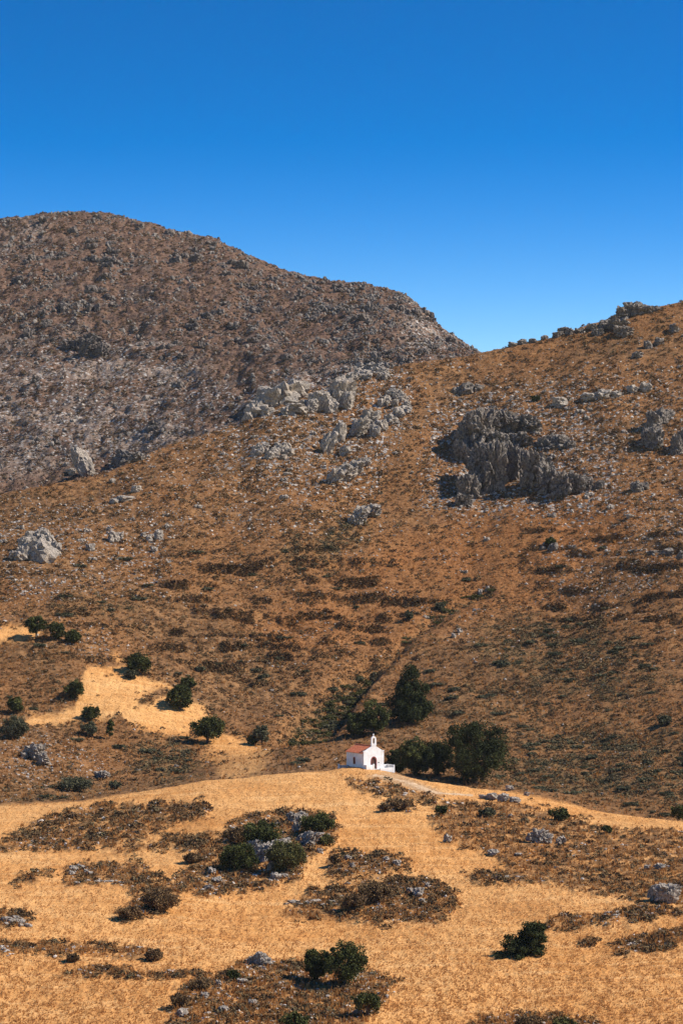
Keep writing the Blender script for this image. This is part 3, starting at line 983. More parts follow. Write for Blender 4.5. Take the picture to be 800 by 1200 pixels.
apart('ledge_rock', 'of the flat dark ledges by the right edge mid hillside', 'rock', [(782, 653, 22, 9), (765, 650, 18, 5), (798, 656, 14, 10), (745, 647, 20, 4), (760, 632, 26, 4), (720, 618, 30, 4)], 'cliff')
apart('ledge_rock', 'of the two dark rocks on the red slope under the cliff', 'rock', [(648, 646, 15, 9), (636, 646, 8, 6)], 'cliff')
apart('white_stone', 'of the white stones perched beside the gully', 'stone', [(562, 698, 7, 9), (570, 694, 6, 7), (531, 748, 7, 7), (538, 742, 7, 6)])
outcrop('boulder', 'tall pale stone group at the left edge among scrub', 'boulder', [(42, 893, 26, 22), (35, 886, 20, 14), (50, 898, 18, 16), (28, 890, 10, 8)], 'rock')
outcrop('boulder', 'grey boulder in scrub just above the left straw field', 'boulder', [(119, 913, 16, 11), (125, 911, 8, 6)], 'rock')
outcrop('rock_outcrop', 'slanting grey slabs between the dark bushes left of centre', OC,
        [(312, 1010, 34, 26), (322, 1004, 24, 22), (302, 1006, 18, 18), (330, 996, 20, 14), (296, 998, 18, 12), (318, 1022, 12, 16)], 'rock', lean=.5, block=.3)
outcrop('rock_outcrop', 'striped grey slab below the upper bush of the outcrop', OC, [(362, 992, 28, 18), (376, 990, 16, 12), (352, 986, 12, 10)], 'rock', lean=.6, block=.35)
outcrop('rock_outcrop', 'grey rocks at the top of the bushy outcrop', OC, [(345, 966, 20, 14), (354, 960, 16, 10), (347, 976, 12, 12)], 'rock')
apart('white_boulder', 'of the white rocks at the foot of the bushy outcrop', 'boulder', [(322, 1032, 16, 9), (332, 1030, 10, 6), (374, 1000, 9, 6)])
apart('white_boulder', 'of the white boulders on the bank left of the olive bush', 'boulder', [(254, 1036, 16, 8), (244, 1044, 14, 6), (248, 1026, 14, 9)])
outcrop('boulder', 'large pale cracked boulder on the brown slope right of the field', 'boulder', [(630, 988, 24, 18), (640, 990, 16, 14), (621, 986, 12, 10)], 'rock')
outcrop('boulder', 'smaller pale boulder beside the large cracked one', 'boulder', [(658, 990, 14, 9), (654, 990, 8, 7)], 'rock')
outcrop('boulder', 'big grey blocky boulder near the right edge by the straw field', 'boulder', [(779, 1059, 32, 23), (769, 1057, 18, 24), (786, 1060, 18, 18)], 'rock', block=.3, depth=.6)
outcrop('boulder', 'grey boulder above the twin trees at the bottom', 'boulder', [(306, 1132, 24, 17), (296, 1130, 10, 10)], 'rock')
apart('white_stone', 'of the two flat white stones left of the twin trees', 'stone', [(284, 1153, 18, 6), (256, 1156, 8, 7)])
apart('pale_boulder', 'of the two pale boulders along the track bank', 'boulder', [(597, 927, 10, 7), (617, 933, 8, 5)])
apart('grey_rock', 'of the grey rocks in a row right of the track', 'rock', [(575, 938, 18, 8), (590, 940, 14, 9), (602, 941, 14, 7), (565, 936, 10, 5)])
outcrop('rock_outcrop', 'tumbled wall of grey stones by the left edge', OC, pile(16, 1088, 44, 18, 16, 41, .15, .28), 'rock', sub=2)
outcrop('rock_outcrop', 'grey craggy stones along the bank left of centre', OC, pile(94, 1026, 34, 16, 10, 42, .2, .36) + pile(120, 1036, 70, 10, 12, 43, .1, .18), 'rock', sub=2)
apart('white_stone', 'of the white stones on the wide scrub bank', 'stone', [(489, 1052, 15, 11), (480, 1047, 10, 7), (494, 1060, 10, 6), (501, 1040, 8, 5)])
apart('white_stone', 'of the white stones on the small bank right of the bushy outcrop', 'stone', [(465, 1016, 10, 7), (452, 1010, 9, 6), (412, 1017, 7, 6), (407, 1008, 10, 6)])
outcrop('rock_outcrop', 'grey broken stones at the tip of the wide scrub bank', OC, pile(366, 1062, 66, 14, 14, 44, .1, .2), 'rock', sub=2)
outcrop('rock_outcrop', 'grey stone line dividing the straw fields at right', OC, pile(725, 1074, 50, 9, 14, 45, .1, .2), 'rock', sub=2)
outcrop('rock_outcrop', 'grey stones on the patch of scrub at the right edge', OC, pile(760, 1110, 60, 10, 12, 46, .08, .17), 'rock', sub=2)
outcrop('rock_outcrop', 'line of pale stones at the foot of the brown slope', OC, pile(590, 1030, 70, 7, 14, 47, .07, .14), 'rock', sub=2)
apart('flat_stone', 'of the two low pale stones in the grass above the stone line', 'stone', [(578, 1002, 16, 7), (607, 1004, 12, 4)])
apart('white_boulder', 'of the two white boulders far along the brown slope', 'boulder', [(774, 1020, 15, 7), (758, 1020, 9, 6)])
outcrop('boulder', 'grey boulder at the edge of the bright field', 'boulder', [(524, 988, 12, 9)], 'rock', sub=3)
apart('pale_rock', 'of the pale rocks in the scrub at the bottom edge', 'rock', [(212, 1192, 16, 10), (240, 1170, 12, 6), (296, 1178, 12, 6), (420, 1190, 14, 6), (262, 1186, 14, 6)])

# smaller rocks copied over the slopes
def rock_protos(mat, base_seed, n):
    r = random.Random(base_seed)
    out = []
    for k in range(n):
        parts = []
        for q in range(r.randint(2, 5)):
            v, f = rock(3, base_seed + 31 * k + q, .28, .1)
            s = r.uniform(.4, .8)
            v = v * np.array([s * r.uniform(.7, 1.1), s * r.uniform(.6, .9), s * r.uniform(.55, 1.0)]) + np.array([r.uniform(-.6, .6), r.uniform(-.3, .4), s * .25])
            parts.append((v, f))
        V, F = join(parts)
        out.append(make_mesh('rock', V, F, M[mat]))
    return out

def rock_field(name, label, group, density, n, seed, mat, lo, hi, flat=1.0, power=2.2):
    pro = rock_protos(mat, seed * 100, 7)
    first = [None] * 7
    p, i, j = spots(density, n, seed)
    r = np.random.default_rng(seed)
    for k in range(n):
        q = k % 7
        if first[q] is None:
            o = link(name, pro[q])
            tag(o, label, 'rock', group)
            first[q] = o
        else:
            o = first[q].copy()
            COL.objects.link(o)
        s = px(p[k][1]) * (lo + (hi - lo) * r.random() ** power)
        o.location = p[k]
        o.scale = (s * r.uniform(.85, 1.3), s, s * r.uniform(.7, 1.15) * flat)
        o.rotation_euler = (0, 0, r.uniform(-.5, .5) + (math.pi if r.random() < .5 else 0))
upper = smooth(-GVs, -480, -330)
shoulder = smooth(GU, 330, 480)
dark_m = on_mtn * smooth(fbm2(GX / 40, GD / 45, 91, 3), -.2, .35) * (.25 + upper + 1.2 * shoulder)
rock_field('crag', 'dark crag on the upper slope or shoulder of the far mountain', 'dark crags over the far mountain', dark_m, 298, 8, 'crag', 3.5, 12, 1.1, 1.8)
pale_m = on_mtn * (Z_rock * 1.3 + .02) * (1 - upper) * (1 + 16 * smooth(GU, 472, 490))
rock_field('mountain_rock', 'weathered pale rock on the stony lower mountain slope', 'pale rocks over the lower mountain', pale_m, 240, 9, 'rock', 2.2, 6.5)
ph_ = on_hill * (Z_rock + .12 * clus) * (GVs < 700)
rock_field('hill_rock', 'small limestone rock on the brown upper hillside', 'small rocks over the upper hillside', ph_, 298, 10, 'rock', 2.0, 6.5)
pl_ = on_hill * (1 - Z_field) * (.15 + clus) * (GVs >= 700)
rock_field('slope_rock', 'little pale rock in the scrub of the lower hillside', 'little rocks over the lower hillside', pl_, 110, 12, 'rock', 1.2, 3.4)
rock_field('bank_rock', 'grey rock lying in a scrub bank between straw fields', 'rocks on the scrub banks', on_fore * sf ** 2 * (.2 + clus) * (1 - .75 * Z_open), 130, 13, 'rock', 2.0, 4.6, .8)

# ------------------------------------------------------------------ trees and bushes
def tube(p0, p1, r0, r1, n=7, bend=0.0, segs=4):
    p0, p1 = np.array(p0, float), np.array(p1, float)
    ax = p1 - p0
    L = np.linalg.norm(ax)
    ax = ax / L
    e = np.cross(ax, [.3, .9, .1])
    e /= np.linalg.norm(e)
    f = np.cross(ax, e)
    V, F = [], []
    for s in range(segs + 1):
        t = s / segs
        c = p0 + (p1 - p0) * t + e * bend * L * math.sin(t * math.pi)
        r = r0 + (r1 - r0) * t
        for k in range(n):
            a = 2 * math.pi * k / n
            V.append(c + (e * math.cos(a) + f * math.sin(a)) * r)
    for s in range(segs):
        for k in range(n):
            a, b = s * n + k, s * n + (k + 1) % n
            F += [[a, b, b + n], [a, b + n, a + n]]
    return np.array(V), np.array(F)

def leaves(centres, radii, per, size, r, flat=1.0, mass=True):
    """leaf sprays through the clumps of a crown"""
    n = len(centres) * per
    ci = np.repeat(np.arange(len(centres)), per)
    d = r.normal(size=(n, 3))
    d /= np.linalg.norm(d, axis=1)[:, None]
    rad = r.random(n) ** .45
    c = centres[ci] + d * (radii[ci] * rad)[:, None] * np.array([1, 1, flat])
    e1 = r.normal(size=(n, 3))
    e1 /= np.linalg.norm(e1, axis=1)[:, None]
    e2 = np.cross(e1, r.normal(size=(n, 3)))
    e2 /= np.linalg.norm(e2, axis=1)[:, None]
    s = size * r.uniform(.6, 1.4, n)[:, None]
    V = np.stack([c - e1 * s, c + e2 * s * .55, c + e1 * s, c - e2 * s * .55], 1).reshape(-1, 3)
    F = np.arange(4 * n).reshape(n, 4)
    clump_t = r.normal(0, .13, len(centres))
    t = np.clip(.45 + clump_t[ci] + r.normal(0, .18, n), 0, 1)
    return V, F, np.repeat(t, 4)

def crown_clumps(kind, w, d, h, z0, n, r):
    c = []
    while len(c) < n:
        q = r.uniform(-1, 1, 3)
        if kind == 'cone':
            zz = (q[2] + 1) / 2
            m = (1 - zz) ** .75 * .95 + .10
            if np.hypot(q[0], q[1]) > m or r.random() > (1 - zz * .55):
                continue
        else:
            L = np.linalg.norm(q)
            if L > 1 or L < .35 * r.random():
                continue
        c.append(q)
    c = np.array(c)
    return np.stack([c[:, 0] * w, c[:, 1] * d, z0 + (c[:, 2] + 1) * h], 1)

def tree(name, label, cat, u, v, w, h, kind='round', mat='leaf', trunk=.2, n=None, group=None, gap=.10, fat=.9, lean=0.0, seed=None, dist=None):
    """a tree whose foot is seen at (u, v) and whose crown is w x h photo pixels"""
    seed = int(u * 3 + v * 5) if seed is None else seed
    r = np.random.default_rng(seed)
    P = hit(u, v)
    if dist:          # stands behind the crest, its foot out of sight
        x = (u - UC) / FP * dist
        P = np.array([x, dist, ground_z(x, dist)])
        h = h + zv(P[2], dist) - v
    m = px(P[1])
    W, Hh = w * m * .56, h * m
    zb = Hh * gap
    root = bpy.data.objects.new(name, None)
    COL.objects.link(root)
    root.location = P
    root.empty_display_size = .5
    tag(root, label, cat, group)
    clump = max(.34 * W, .4)
    n = n or int(np.clip(26 + W * 9, 26, 90))
    cr = crown_clumps(kind, .84 * W, .8 * W, (Hh - zb) / 2 - clump * .35, zb + clump * .4, n, r)
    cr[:, 0] += lean * cr[:, 2]
    cr[:, :2] *= (1 + .14 * r.normal(size=(n, 1)))
    rad = clump * fat * r.uniform(.35, 1.15, n)
    if kind == 'cone':
        rad *= (1.05 - .45 * (cr[:, 2] / Hh))
    leaf = float(np.clip(1.15 * m, .16, .30))
    per = int(np.clip(5.0 * math.pi * W * Hh * .5 / (.55 * leaf * leaf) / n, 50, 260))
    V, F, t = leaves(cr, rad, per, leaf, r)
    V[:, 2] = np.maximum(V[:, 2], -.3)
    link('crown', make_mesh('crown', V, F, M[mat], False, {'tint': t}), root)
    tr = max(W * .075, .07)
    parts = [tube((0, 0, -.6), (lean * Hh * .5 + .1 * W, 0, Hh * .6), tr * 1.25, tr * .5, bend=.06)]
    for k in range(6):
        q = cr[r.integers(0, n)]
        parts.append(tube((0.03 * W, 0, max(zb * .8, Hh * .12) + .03 * Hh * k), q, tr * .5, tr * .13, 5, .08))
    TV, TF = join(parts)
    link('trunk', make_mesh('trunk', TV, TF, M['bark'], True), root)
    return root

def cedar(name, label, u, v, w, h):
    r = np.random.default_rng(77)
    P = hit(u, v)
    m = px(P[1])
    W, Hh = w * m * .5, h * m
    root = bpy.data.objects.new(name, None)
    COL.objects.link(root)
    root.location = P
    tag(root, label, 'conifer')
    cs, rs, limbs = [], [], [tube((0, 0, -.6), (.45 * W, 0, Hh * .95), W * .08, W * .03)]
    for k in range(5):
        t = k / 4
        z = Hh * (.06 + .86 * t)
        reach = W * (.95 - .66 * t)
        x0 = W * (.05 + .42 * t)
        for q in range(8):
            a = q / 8 * 6.28 + k * .8 + r.uniform(-.3, .3)
            ln = reach * r.uniform(.6, 1.1) * (1.25 if math.cos(a) < 0 else .8)
            tip = np.array([x0 + math.cos(a) * ln, math.sin(a) * ln * .9, z + r.uniform(-.10, .10) * Hh])
            limbs.append(tube((x0 * .8, 0, z - .05 * Hh), np.array([x0, 0, z]) * .15 + tip * .85, .05, .012, 5))
            for g in (.3, .55, .8, 1.0):
                cs.append(np.array([x0, 0, z]) * (1 - g) + tip * g)
                rs.append(.27 * W * (1.2 - .55 * g) * r.uniform(.7, 1.15))
    V, F, t = leaves(np.array(cs), np.array(rs), 110, .16, r, .72)
    link('crown', make_mesh('crown', V, F, M['needle'], False, {'tint': t}), root)
    TV, TF = join(limbs)
    link('trunk', make_mesh('trunk', TV, TF, M['bark'], True), root)

tree('evergreen_tree', 'largest broad dark evergreen tree right of the chapel', 'tree', 556, 915, 72, 73, mat='needle', n=95, gap=.0, seed=12, dist=604)
tree('evergreen_tree', 'dark evergreen tree touching the left side of the largest tree', 'tree', 513, 918, 42, 50, 'round', 'needle', gap=.0, dist=612)
tree('evergreen_tree', 'middle dark evergreen in the row right of the chapel', 'tree', 487, 912, 42, 45, gap=.0, dist=612)
tree('evergreen_tree', 'small dark conical tree directly behind the chapel belfry side', 'tree', 462, 905, 26, 34, 'cone', 'needle', gap=.02, dist=617)
tree('conical_tree', 'tall dark conical tree on the slope above the chapel', 'tree', 481, 846, 60, 72, 'cone', 'needle', gap=.03, seed=5)
tree('round_bush', 'bright green bush low on the slope behind the chapel', 'bush', 418, 864, 30, 30, gap=.0)
tree('evergreen_tree', 'green tree between the bright bush and the tall conical tree', 'tree', 438, 860, 34, 40, gap=.0)
tree('field_tree', 'round dark tree with bare trunk on the uppermost left field', 'tree', 43, 749, 24, 27, gap=.22)
tree('field_tree', 'middle tree of the three in a row at the left field corner', 'tree', 66, 750, 20, 21, gap=.05)
tree('field_tree', 'low bushy tree at the right end of the row of three', 'tree', 86, 754, 22, 17, gap=.02)
tree('field_tree', 'round green tree at the top right corner of the left straw field', 'tree', 162, 791, 30, 25, gap=.03)
tree('round_bush', 'grey green bush at the foot of the tree by the field corner', 'bush', 154, 796, 14, 10, mat='greygreen', gap=0)
tree('field_tree', 'leaning green tree on the left edge of the straw field', 'tree', 84, 819, 26, 22, gap=.03, lean=.25)
tree('field_tree', 'small round green tree near the left edge above the field', 'tree', 19, 836, 22, 19, gap=.12)
tree('field_tree', 'broad grey green tree with black shadow at the left edge', 'tree', 17, 866, 32, 27, mat='greygreen', gap=.04)
tree('round_bush', 'green bush on the lower edge of the left straw field', 'bush', 106, 844, 22, 16, gap=0)
tree('round_bush', 'dull green bush just below the left straw field', 'bush', 105, 863, 19, 17, mat='greygreen', gap=0)
tree('thin_shrub', 'thin upright dark shrub below the left straw field', 'shrub', 129, 866, 8, 24, gap=0)
tree('field_tree', 'dark rounded tree on the tongue of scrub in the straw field', 'tree', 211, 832, 32, 30, gap=.02)
tree('round_bush', 'dark bush behind the tree on the scrub tongue', 'bush', 220, 808, 18, 16, gap=0)
tree('field_tree', 'leaning green tree with visible trunk at the lower end of the field', 'tree', 243, 871, 38, 32, gap=.14, lean=.1)
tree('round_bush', 'dull green bush at the mouth of the gully', 'bush', 307, 873, 20, 24, mat='greygreen', gap=.1)
tree('round_bush', 'bright small bush left of the gully mouth bush', 'bush', 296, 872, 14, 10, gap=0)
tree('outcrop_bush', 'dark round bush on top left of the bushy outcrop', 'bush', 307, 992, 40, 30, gap=0)
tree('outcrop_bush', 'flat topped green bush at the upper right of the outcrop', 'bush', 372, 978, 40, 26, gap=0)
tree('outcrop_bush', 'broad dark bush at the left foot of the outcrop', 'bush', 278, 1021, 46, 34, gap=0)
tree('outcrop_bush', 'olive green bush at the front of the outcrop', 'bush', 335, 1021, 46, 36, mat='olive', gap=0)
tree('outcrop_bush', 'small green bush at the right end of the outcrop', 'bush', 382, 992, 17, 13, mat='olive', gap=0)
cedar('spreading_conifer', 'low dark spreading conifer alone in the straw field at right', 612, 1119, 68, 35)
tree('twin_tree', 'left and smaller of the two joined trees at the bottom', 'tree', 372, 1149, 38, 40, gap=.04)
tree('twin_tree', 'right and larger of the two joined trees at the bottom', 'tree', 405, 1156, 52, 52, gap=.04)
tree('field_tree', 'small dark tree low in front of the twin trees', 'tree', 431, 1191, 32, 27, gap=.10)
tree('round_bush', 'green bush cut by the bottom edge left of centre', 'bush', 345, 1207, 34, 20, gap=0)
tree('round_bush', 'small bright green bush beside the flat white stone', 'bush', 274, 1149, 16, 12, gap=0)
tree('round_bush', 'dark green bush on the brown slope above the cracked boulder', 'bush', 655, 962, 22, 16, gap=0)
tree('round_bush', 'small dark bush at the top of the brown slope near the track', 'bush', 517, 955, 15, 11, gap=0)
tree('round_bush', 'grey green bush on the brown slope right of the track', 'bush', 570, 957, 18, 11, mat='greygreen', gap=0)
tree('round_bush', 'dark bush at the right edge beside the pale strip of field', 'bush', 794, 962, 18, 19, gap=.1)
tree('round_bush', 'tiny dark bush on the brown slope right of the dark green bush', 'bush', 711, 976, 11, 8, gap=0)
tree('round_bush', 'brown dry bush cut by the bottom edge right of centre', 'bush', 618, 1206, 34, 15, mat='brush', gap=0)
tree('round_bush', 'olive bush cut by the bottom edge, right of the brown one', 'bush', 662, 1207, 30, 14, mat='olive', gap=0)
tree('round_bush', 'dark bush on the lower right hillside near the edge', 'bush', 778, 851, 18, 11, mat='greygreen', gap=0)
tree('round_bush', 'small dark bush on the slope under the cliff', 'bush', 645, 640, 12, 9, gap=0)
tree('round_bush', 'dark bush at the upper end of the gully', 'bush', 516, 716, 13, 10, mat='greygreen', gap=0)
tree('round_bush', 'dark bush in the bend of the gully', 'bush', 479, 727, 10, 11, mat='greygreen', gap=0)
tree('round_bush', 'dark bush above the cliff outcrop', 'bush', 627, 471, 9, 7, gap=0)
BR = 'brush'
tree('dry_shrub', 'large brown dry shrub on the tip of the left scrub bank', 'shrub', 186, 1066, 46, 24, mat=BR, gap=0)
tree('dry_shrub', 'brown dry shrub at the lower left end of the tip bank', 'shrub', 152, 1077, 30, 14, mat=BR, gap=0)
tree('dry_shrub', 'brown dry shrub above the left bush of the outcrop', 'shrub', 275, 988, 28, 18, mat=BR, gap=0)
tree('dry_shrub', 'brown shrub with pale stone on the terrace left of the outcrop', 'shrub', 225, 1012, 22, 13, mat=BR, gap=0)
tree('dry_shrub', 'long brown shrub mass on the middle scrub bank', 'shrub', 440, 1058, 44, 24, mat=BR, gap=0)
tree('dry_shrub', 'brown shrub at the left of the middle scrub bank', 'shrub', 412, 1066, 32, 18, mat=BR, gap=0)
tree('dry_shrub', 'dark dry shrub at the left of the small bank', 'shrub', 392, 1014, 14, 14, mat=BR, gap=0)
tree('dry_shrub', 'dark round shrub on the lowest left bank', 'shrub', 86, 1128, 15, 11, mat=BR, gap=0)
tree('dry_shrub', 'brown shrub with white stone on the lowest left bank', 'shrub', 181, 1126, 22, 15, mat=BR, gap=0)
tree('dry_shrub', 'brown shrub below the chapel track in the bright field', 'shrub', 470, 949, 24, 12, mat=BR, gap=0)
tree('dry_shrub', 'brown shrub at the lower left slope of the chapel track patch', 'shrub', 452, 951, 16, 8, mat=BR, gap=0)
tree('dry_shrub', 'brown shrub in the bottom scrub left of centre', 'shrub', 212, 1178, 24, 14, mat=BR, gap=0)
tree('dry_shrub', 'brown shrub on the bottom scrub slope beside pale rocks', 'shrub', 236, 1160, 26, 12, mat=BR, gap=0)
tree('dry_shrub', 'dark shrub above the left straw field bank', 'shrub', 135, 926, 14, 9, mat='greygreen', gap=0)
tree('dry_shrub', 'grey green shrub above the left field edge', 'shrub', 88, 928, 38, 16, mat='greygreen', gap=0)

# grey-green heath shrubs one can count on the hill
def shrub_copies(name, label, group, density, n, seed, mat, lo, hi):
    protos = []
    r = np.random.default_rng(seed)
    for k in range(5):
        cr = np.stack([r.uniform(-.7, .7, 9), r.uniform(-.5, .5, 9), r.uniform(.1, .5, 9)], 1)
        V, F, t = leaves(cr, r.uniform(.3, .5, 9), 60, .13, r, .7)
        V[:, 2] = np.maximum(V[:, 2], -.1)
        protos.append(make_mesh('shrub', V, F, M[mat], False, {'tint': t}))
    first = [None] * 5
    p, i, j = spots(density, n, seed)
    for k in range(n):
        q = k % 5
        if first[q] is None:
            o = first[q] = tag(link(name, protos[q]), label, 'shrub', group)
        else:
            o = first[q].copy()
            COL.objects.link(o)
        s = px(p[k][1]) * r.uniform(lo, hi)
        o.location = p[k]
        o.scale = (s * r.uniform(1, 1.6), s, s * r.uniform(.7, 1.0))
        o.rotation_euler.z = r.uniform(-.4, .4)
shrub_copies('heath_shrub', 'grey green cushion shrub on the lower hillside', 'heath shrubs on the lower hillside', on_hill * (1 - Z_field) * (Z_heath ** 1.5 + .06) * (GVs > 640), 295, 21, 'greygreen', 3.2, 8)
shrub_copies('gully_shrub', 'dull green shrub in the gully behind the chapel', 'shrubs in the gully', Z_gully ** 2, 120, 22, 'olive', 3, 6)

# ------------------------------------------------------------------ track
def track(pts, width, name):
    P = [hit(*q) for q in pts]
    xy = np.array([[a[0], a[1]] for a in P])
    t = np.linspace(0, len(xy) - 1, 60)
    k = np.arange(len(xy))
    c = np.stack([np.interp(t, k, xy[:, 0]), np.interp(t, k, xy[:, 1])], 1)
    c = blur(c, 2.0, 0)
    tg = np.gradient(c, axis=0)
    tg /= np.linalg.norm(tg, axis=1)[:, None]
    nr = np.stack([-tg[:, 1], tg[:, 0]], 1)
    V = []
    wv = width * (1 + .25 * np.sin(np.arange(60) * 1.7) * R.random(60))
    for a in range(60):
        for b in range(7):
            q = c[a] + nr[a] * (b / 6 - .5) * wv[a]
            V.append((q[0], q[1], ground_z(q[0], q[1]) + (.06 if 0 < b < 6 else -.03)))
    idx = np.arange(420).reshape(60, 7)
    F = np.stack([idx[:-1, :-1], idx[1:, :-1], idx[1:, 1:], idx[:-1, 1:]], -1).reshape(-1, 4)
    tag(link(name, make_mesh(name, np.array(V), F, M['path'], True)), kind='structure')
track([(436, 908), (452, 911), (470, 915), (486, 920), (500, 926), (516, 930), (535, 931), (556, 933)], 2.6, 'path')

# ------------------------------------------------------------------ chapel
TH = math.radians(27)
ch = bpy.data.objects.new('chapel', None)
COL.objects.link(ch)
CP = hit(438, 903.5)
ch.location = (CP[0], 601.5, ground_z(CP[0], 601.5) - .05)
ch.rotation_euler.z = TH
tag(ch, 'small whitewashed chapel with red tiled roof and belfry on the crest', 'chapel')
Wc, Lc, He, Hr = 4.9, 8.4, 3.65, 5.05
hw = Wc / 2
def arch(cx, z0, w, h, n=10, pointed=.0):
    """outline of an arched opening, from the sill up"""
    r = w / 2
    pts = [(cx - r, z0), (cx + r, z0)]
    for k in range(n + 1):
        a = math.pi * k / n
        pts.append((cx + r * math.cos(a), z0 + h - r + r * math.sin(a) * (1 + pointed)))
    return pts
bm = bmesh.new()
prism(bm, [(-hw, -1.2), (hw, -1.2), (hw, He), (0, Hr), (-hw, He)], .30, Lc)
bm_obj('wall', bm, M['white'], ch)
# facade, a little taller than the roof, with the door opening cut out
bm = bmesh.new()
dw, dh = 1.15, 2.35
fl, fr_ = -hw - .05, hw + .05
top = lambda x: He + .38 + (Hr - He) * (1 - abs(x) / hw)
door = arch(0, .18, dw, dh, 10, .25)
outer = [(fl, -1.2), (fr_, -1.2), (fr_, top(fr_)), (0, top(0)), (fl, top(fl))]
vo, vd = {}, {}
for y in (0.0, .30):
    vo[y] = [bm.verts.new((x, y, z)) for x, z in outer]
    vd[y] = [bm.verts.new((x, y, z)) for x, z in door]
def face(vs, flip):
    bm.faces.new(vs[::-1] if flip else vs)
nd = len(door)
apex_i = 2 + 5
for y, fl_ in ((0.0, False), (.30, True)):
    o, d = vo[y], vd[y]
    # below the sill, right of the door, left of the door
    face([o[0], o[1], d[1], d[0]], fl_)
    face([o[1], o[2]] + [o[3]] + [d[apex_i - k] for k in range(0, apex_i)][:apex_i - 1] + [d[1]], fl_)
    face([o[4], o[0], d[0]] + [d[nd - 1 - k] for k in range(0, nd - apex_i)] + [o[3]], fl_)
for a, b, inner in ((vo[0.0], vo[.30], False), (vd[0.0], vd[.30], True)):
    n_ = len(a)
    for k in range(n_):
        q = (k + 1) % n_
        face([a[k], b[k], b[q], a[q]], inner)
bmesh.ops.recalc_face_normals(bm, faces=bm.faces)
bmesh.ops.triangulate(bm, faces=bm.faces)
bm_obj('facade', bm, M['white'], ch)
# door leaves and the dark red surround
bm = bmesh.new()
prism(bm, arch(0, .18, dw - .02, dh - .02, 10, .25), .16, .24)
dr = bm_obj('door', bm, M['wood'], ch)
bm = bmesh.new()
box(bm, .06, .10, .12, .155, 1.05, 1.35)
bm_obj('handle', bm, M['bronze'], dr)
bm = bmesh.new()
box(bm, -.03, .03, .13, .158, .2, 2.3)
bm_obj('meeting_rail', bm, M['red'], dr)
def surround(cx, z0, w, h, t, y0, y1, plane_x=None, name='frame', parent=ch, mat='red', pointed=.25):
    bm = bmesh.new()
    a = arch(cx, z0, w, h, 10, pointed)[1:] + [(cx - w / 2, z0)]
    b = arch(cx, z0, w + 2 * t, h + t, 10, pointed)[1:] + [(cx - w / 2 - t, z0)]
    va = {}
    for y in (y0, y1):
        va[y] = ([bm.verts.new((x, y, z)) for x, z in a], [bm.verts.new((x, y, z)) for x, z in b])
    n_ = len(a)
    for k in range(n_ - 1):
        i0, o0 = va[y0]
        i1, o1 = va[y1]
        bm.faces.new((i0[k], o0[k], o0[k + 1], i0[k + 1]))
        bm.faces.new((o0[k], o1[k], o1[k + 1], o0[k + 1]))
        bm.faces.new((i0[k], i0[k + 1], i1[k + 1], i1[k]))
        bm.faces.new((i1[k], i1[k + 1], o1[k + 1], o1[k]))
    bmesh.ops.recalc_face_normals(bm, faces=bm.faces)
    if plane_x is not None:
        for v in bm.verts:
            x, y, z = v.co
            v.co = (plane_x + y, x, z)
    return bm_obj(name, bm, M[mat], parent)
surround(0, .18, dw, dh, .17, -.05, .06)
# side windows, recessed panes in red frames on the left wall, and the same on the right
for sgn in (-1, 1):
    bm = bmesh.new()
    prism(bm, arch(4.55, 1.05, .62, 1.45), 0, .04)
    for v in bm.verts:
        x, y, z = v.co
        v.co = (sgn * (hw + .012 + y), x, z)
    bmesh.ops.recalc_face_normals(bm, faces=bm.faces)
    wn = bm_obj('window', bm, M['glass'], ch)
    fr2 = surround(4.55, 1.05, .62, 1.45, .13, .0, .10, 0.0, 'window_frame', wn, 'red', 0)
    for v in fr2.data.vertices:
        v.co.x = sgn * (hw + .005 + v.co.x)
# roof: two tiled slopes with ridge and eave
rt = .14
bm = bmesh.new()
ov = .26
sl = (Hr - He) / hw
ro = [(-hw - ov, He - ov * sl), (0, Hr), (hw + ov, He - ov * sl)]
prism(bm, [(x, z + .012) for x, z in ro] + [(x, z + rt) for x, z in ro[::-1]], .305, Lc + .2)
bmesh.ops.recalc_face_normals(bm, faces=bm.faces)
roof = bm_obj('roof', bm, M['tiles'], ch)
bm = bmesh.new()
bmesh.ops.create_cone(bm, cap_ends=True, segments=10, radius1=.11, radius2=.11, depth=Lc - .12)
for v in bm.verts:
    x, y, z = v.co
    v.co = (x, z + Lc / 2 + .26, y + Hr + rt)
bm_obj('ridge_tile', bm, M['tiles'], roof)
for sgn in (-1, 1):
    bm = bmesh.new()
    box(bm, min(sgn * (hw + .003), sgn * (hw + .10)), max(sgn * (hw + .003), sgn * (hw + .10)), .31, Lc, He - .22, He - .06)
    bm_obj('eave_moulding', bm, M['whitetrim'], ch)
    bm = bmesh.new()
    x0, x1 = sorted((sgn * (hw + .004), sgn * (hw + .05)))
    box(bm, x0, x1, .31, Lc, -1.2, .42)
    bm_obj('plinth', bm, M['plinth'], ch)
    bm = bmesh.new()
    x0, x1 = sorted((sgn * (hw - .35), sgn * (hw + .14)))
    box(bm, x0, x1, -.06, .36, top(hw) - .02, top(hw) + .12)
    bm_obj('corner_cap', bm, M['whitetrim'], ch)
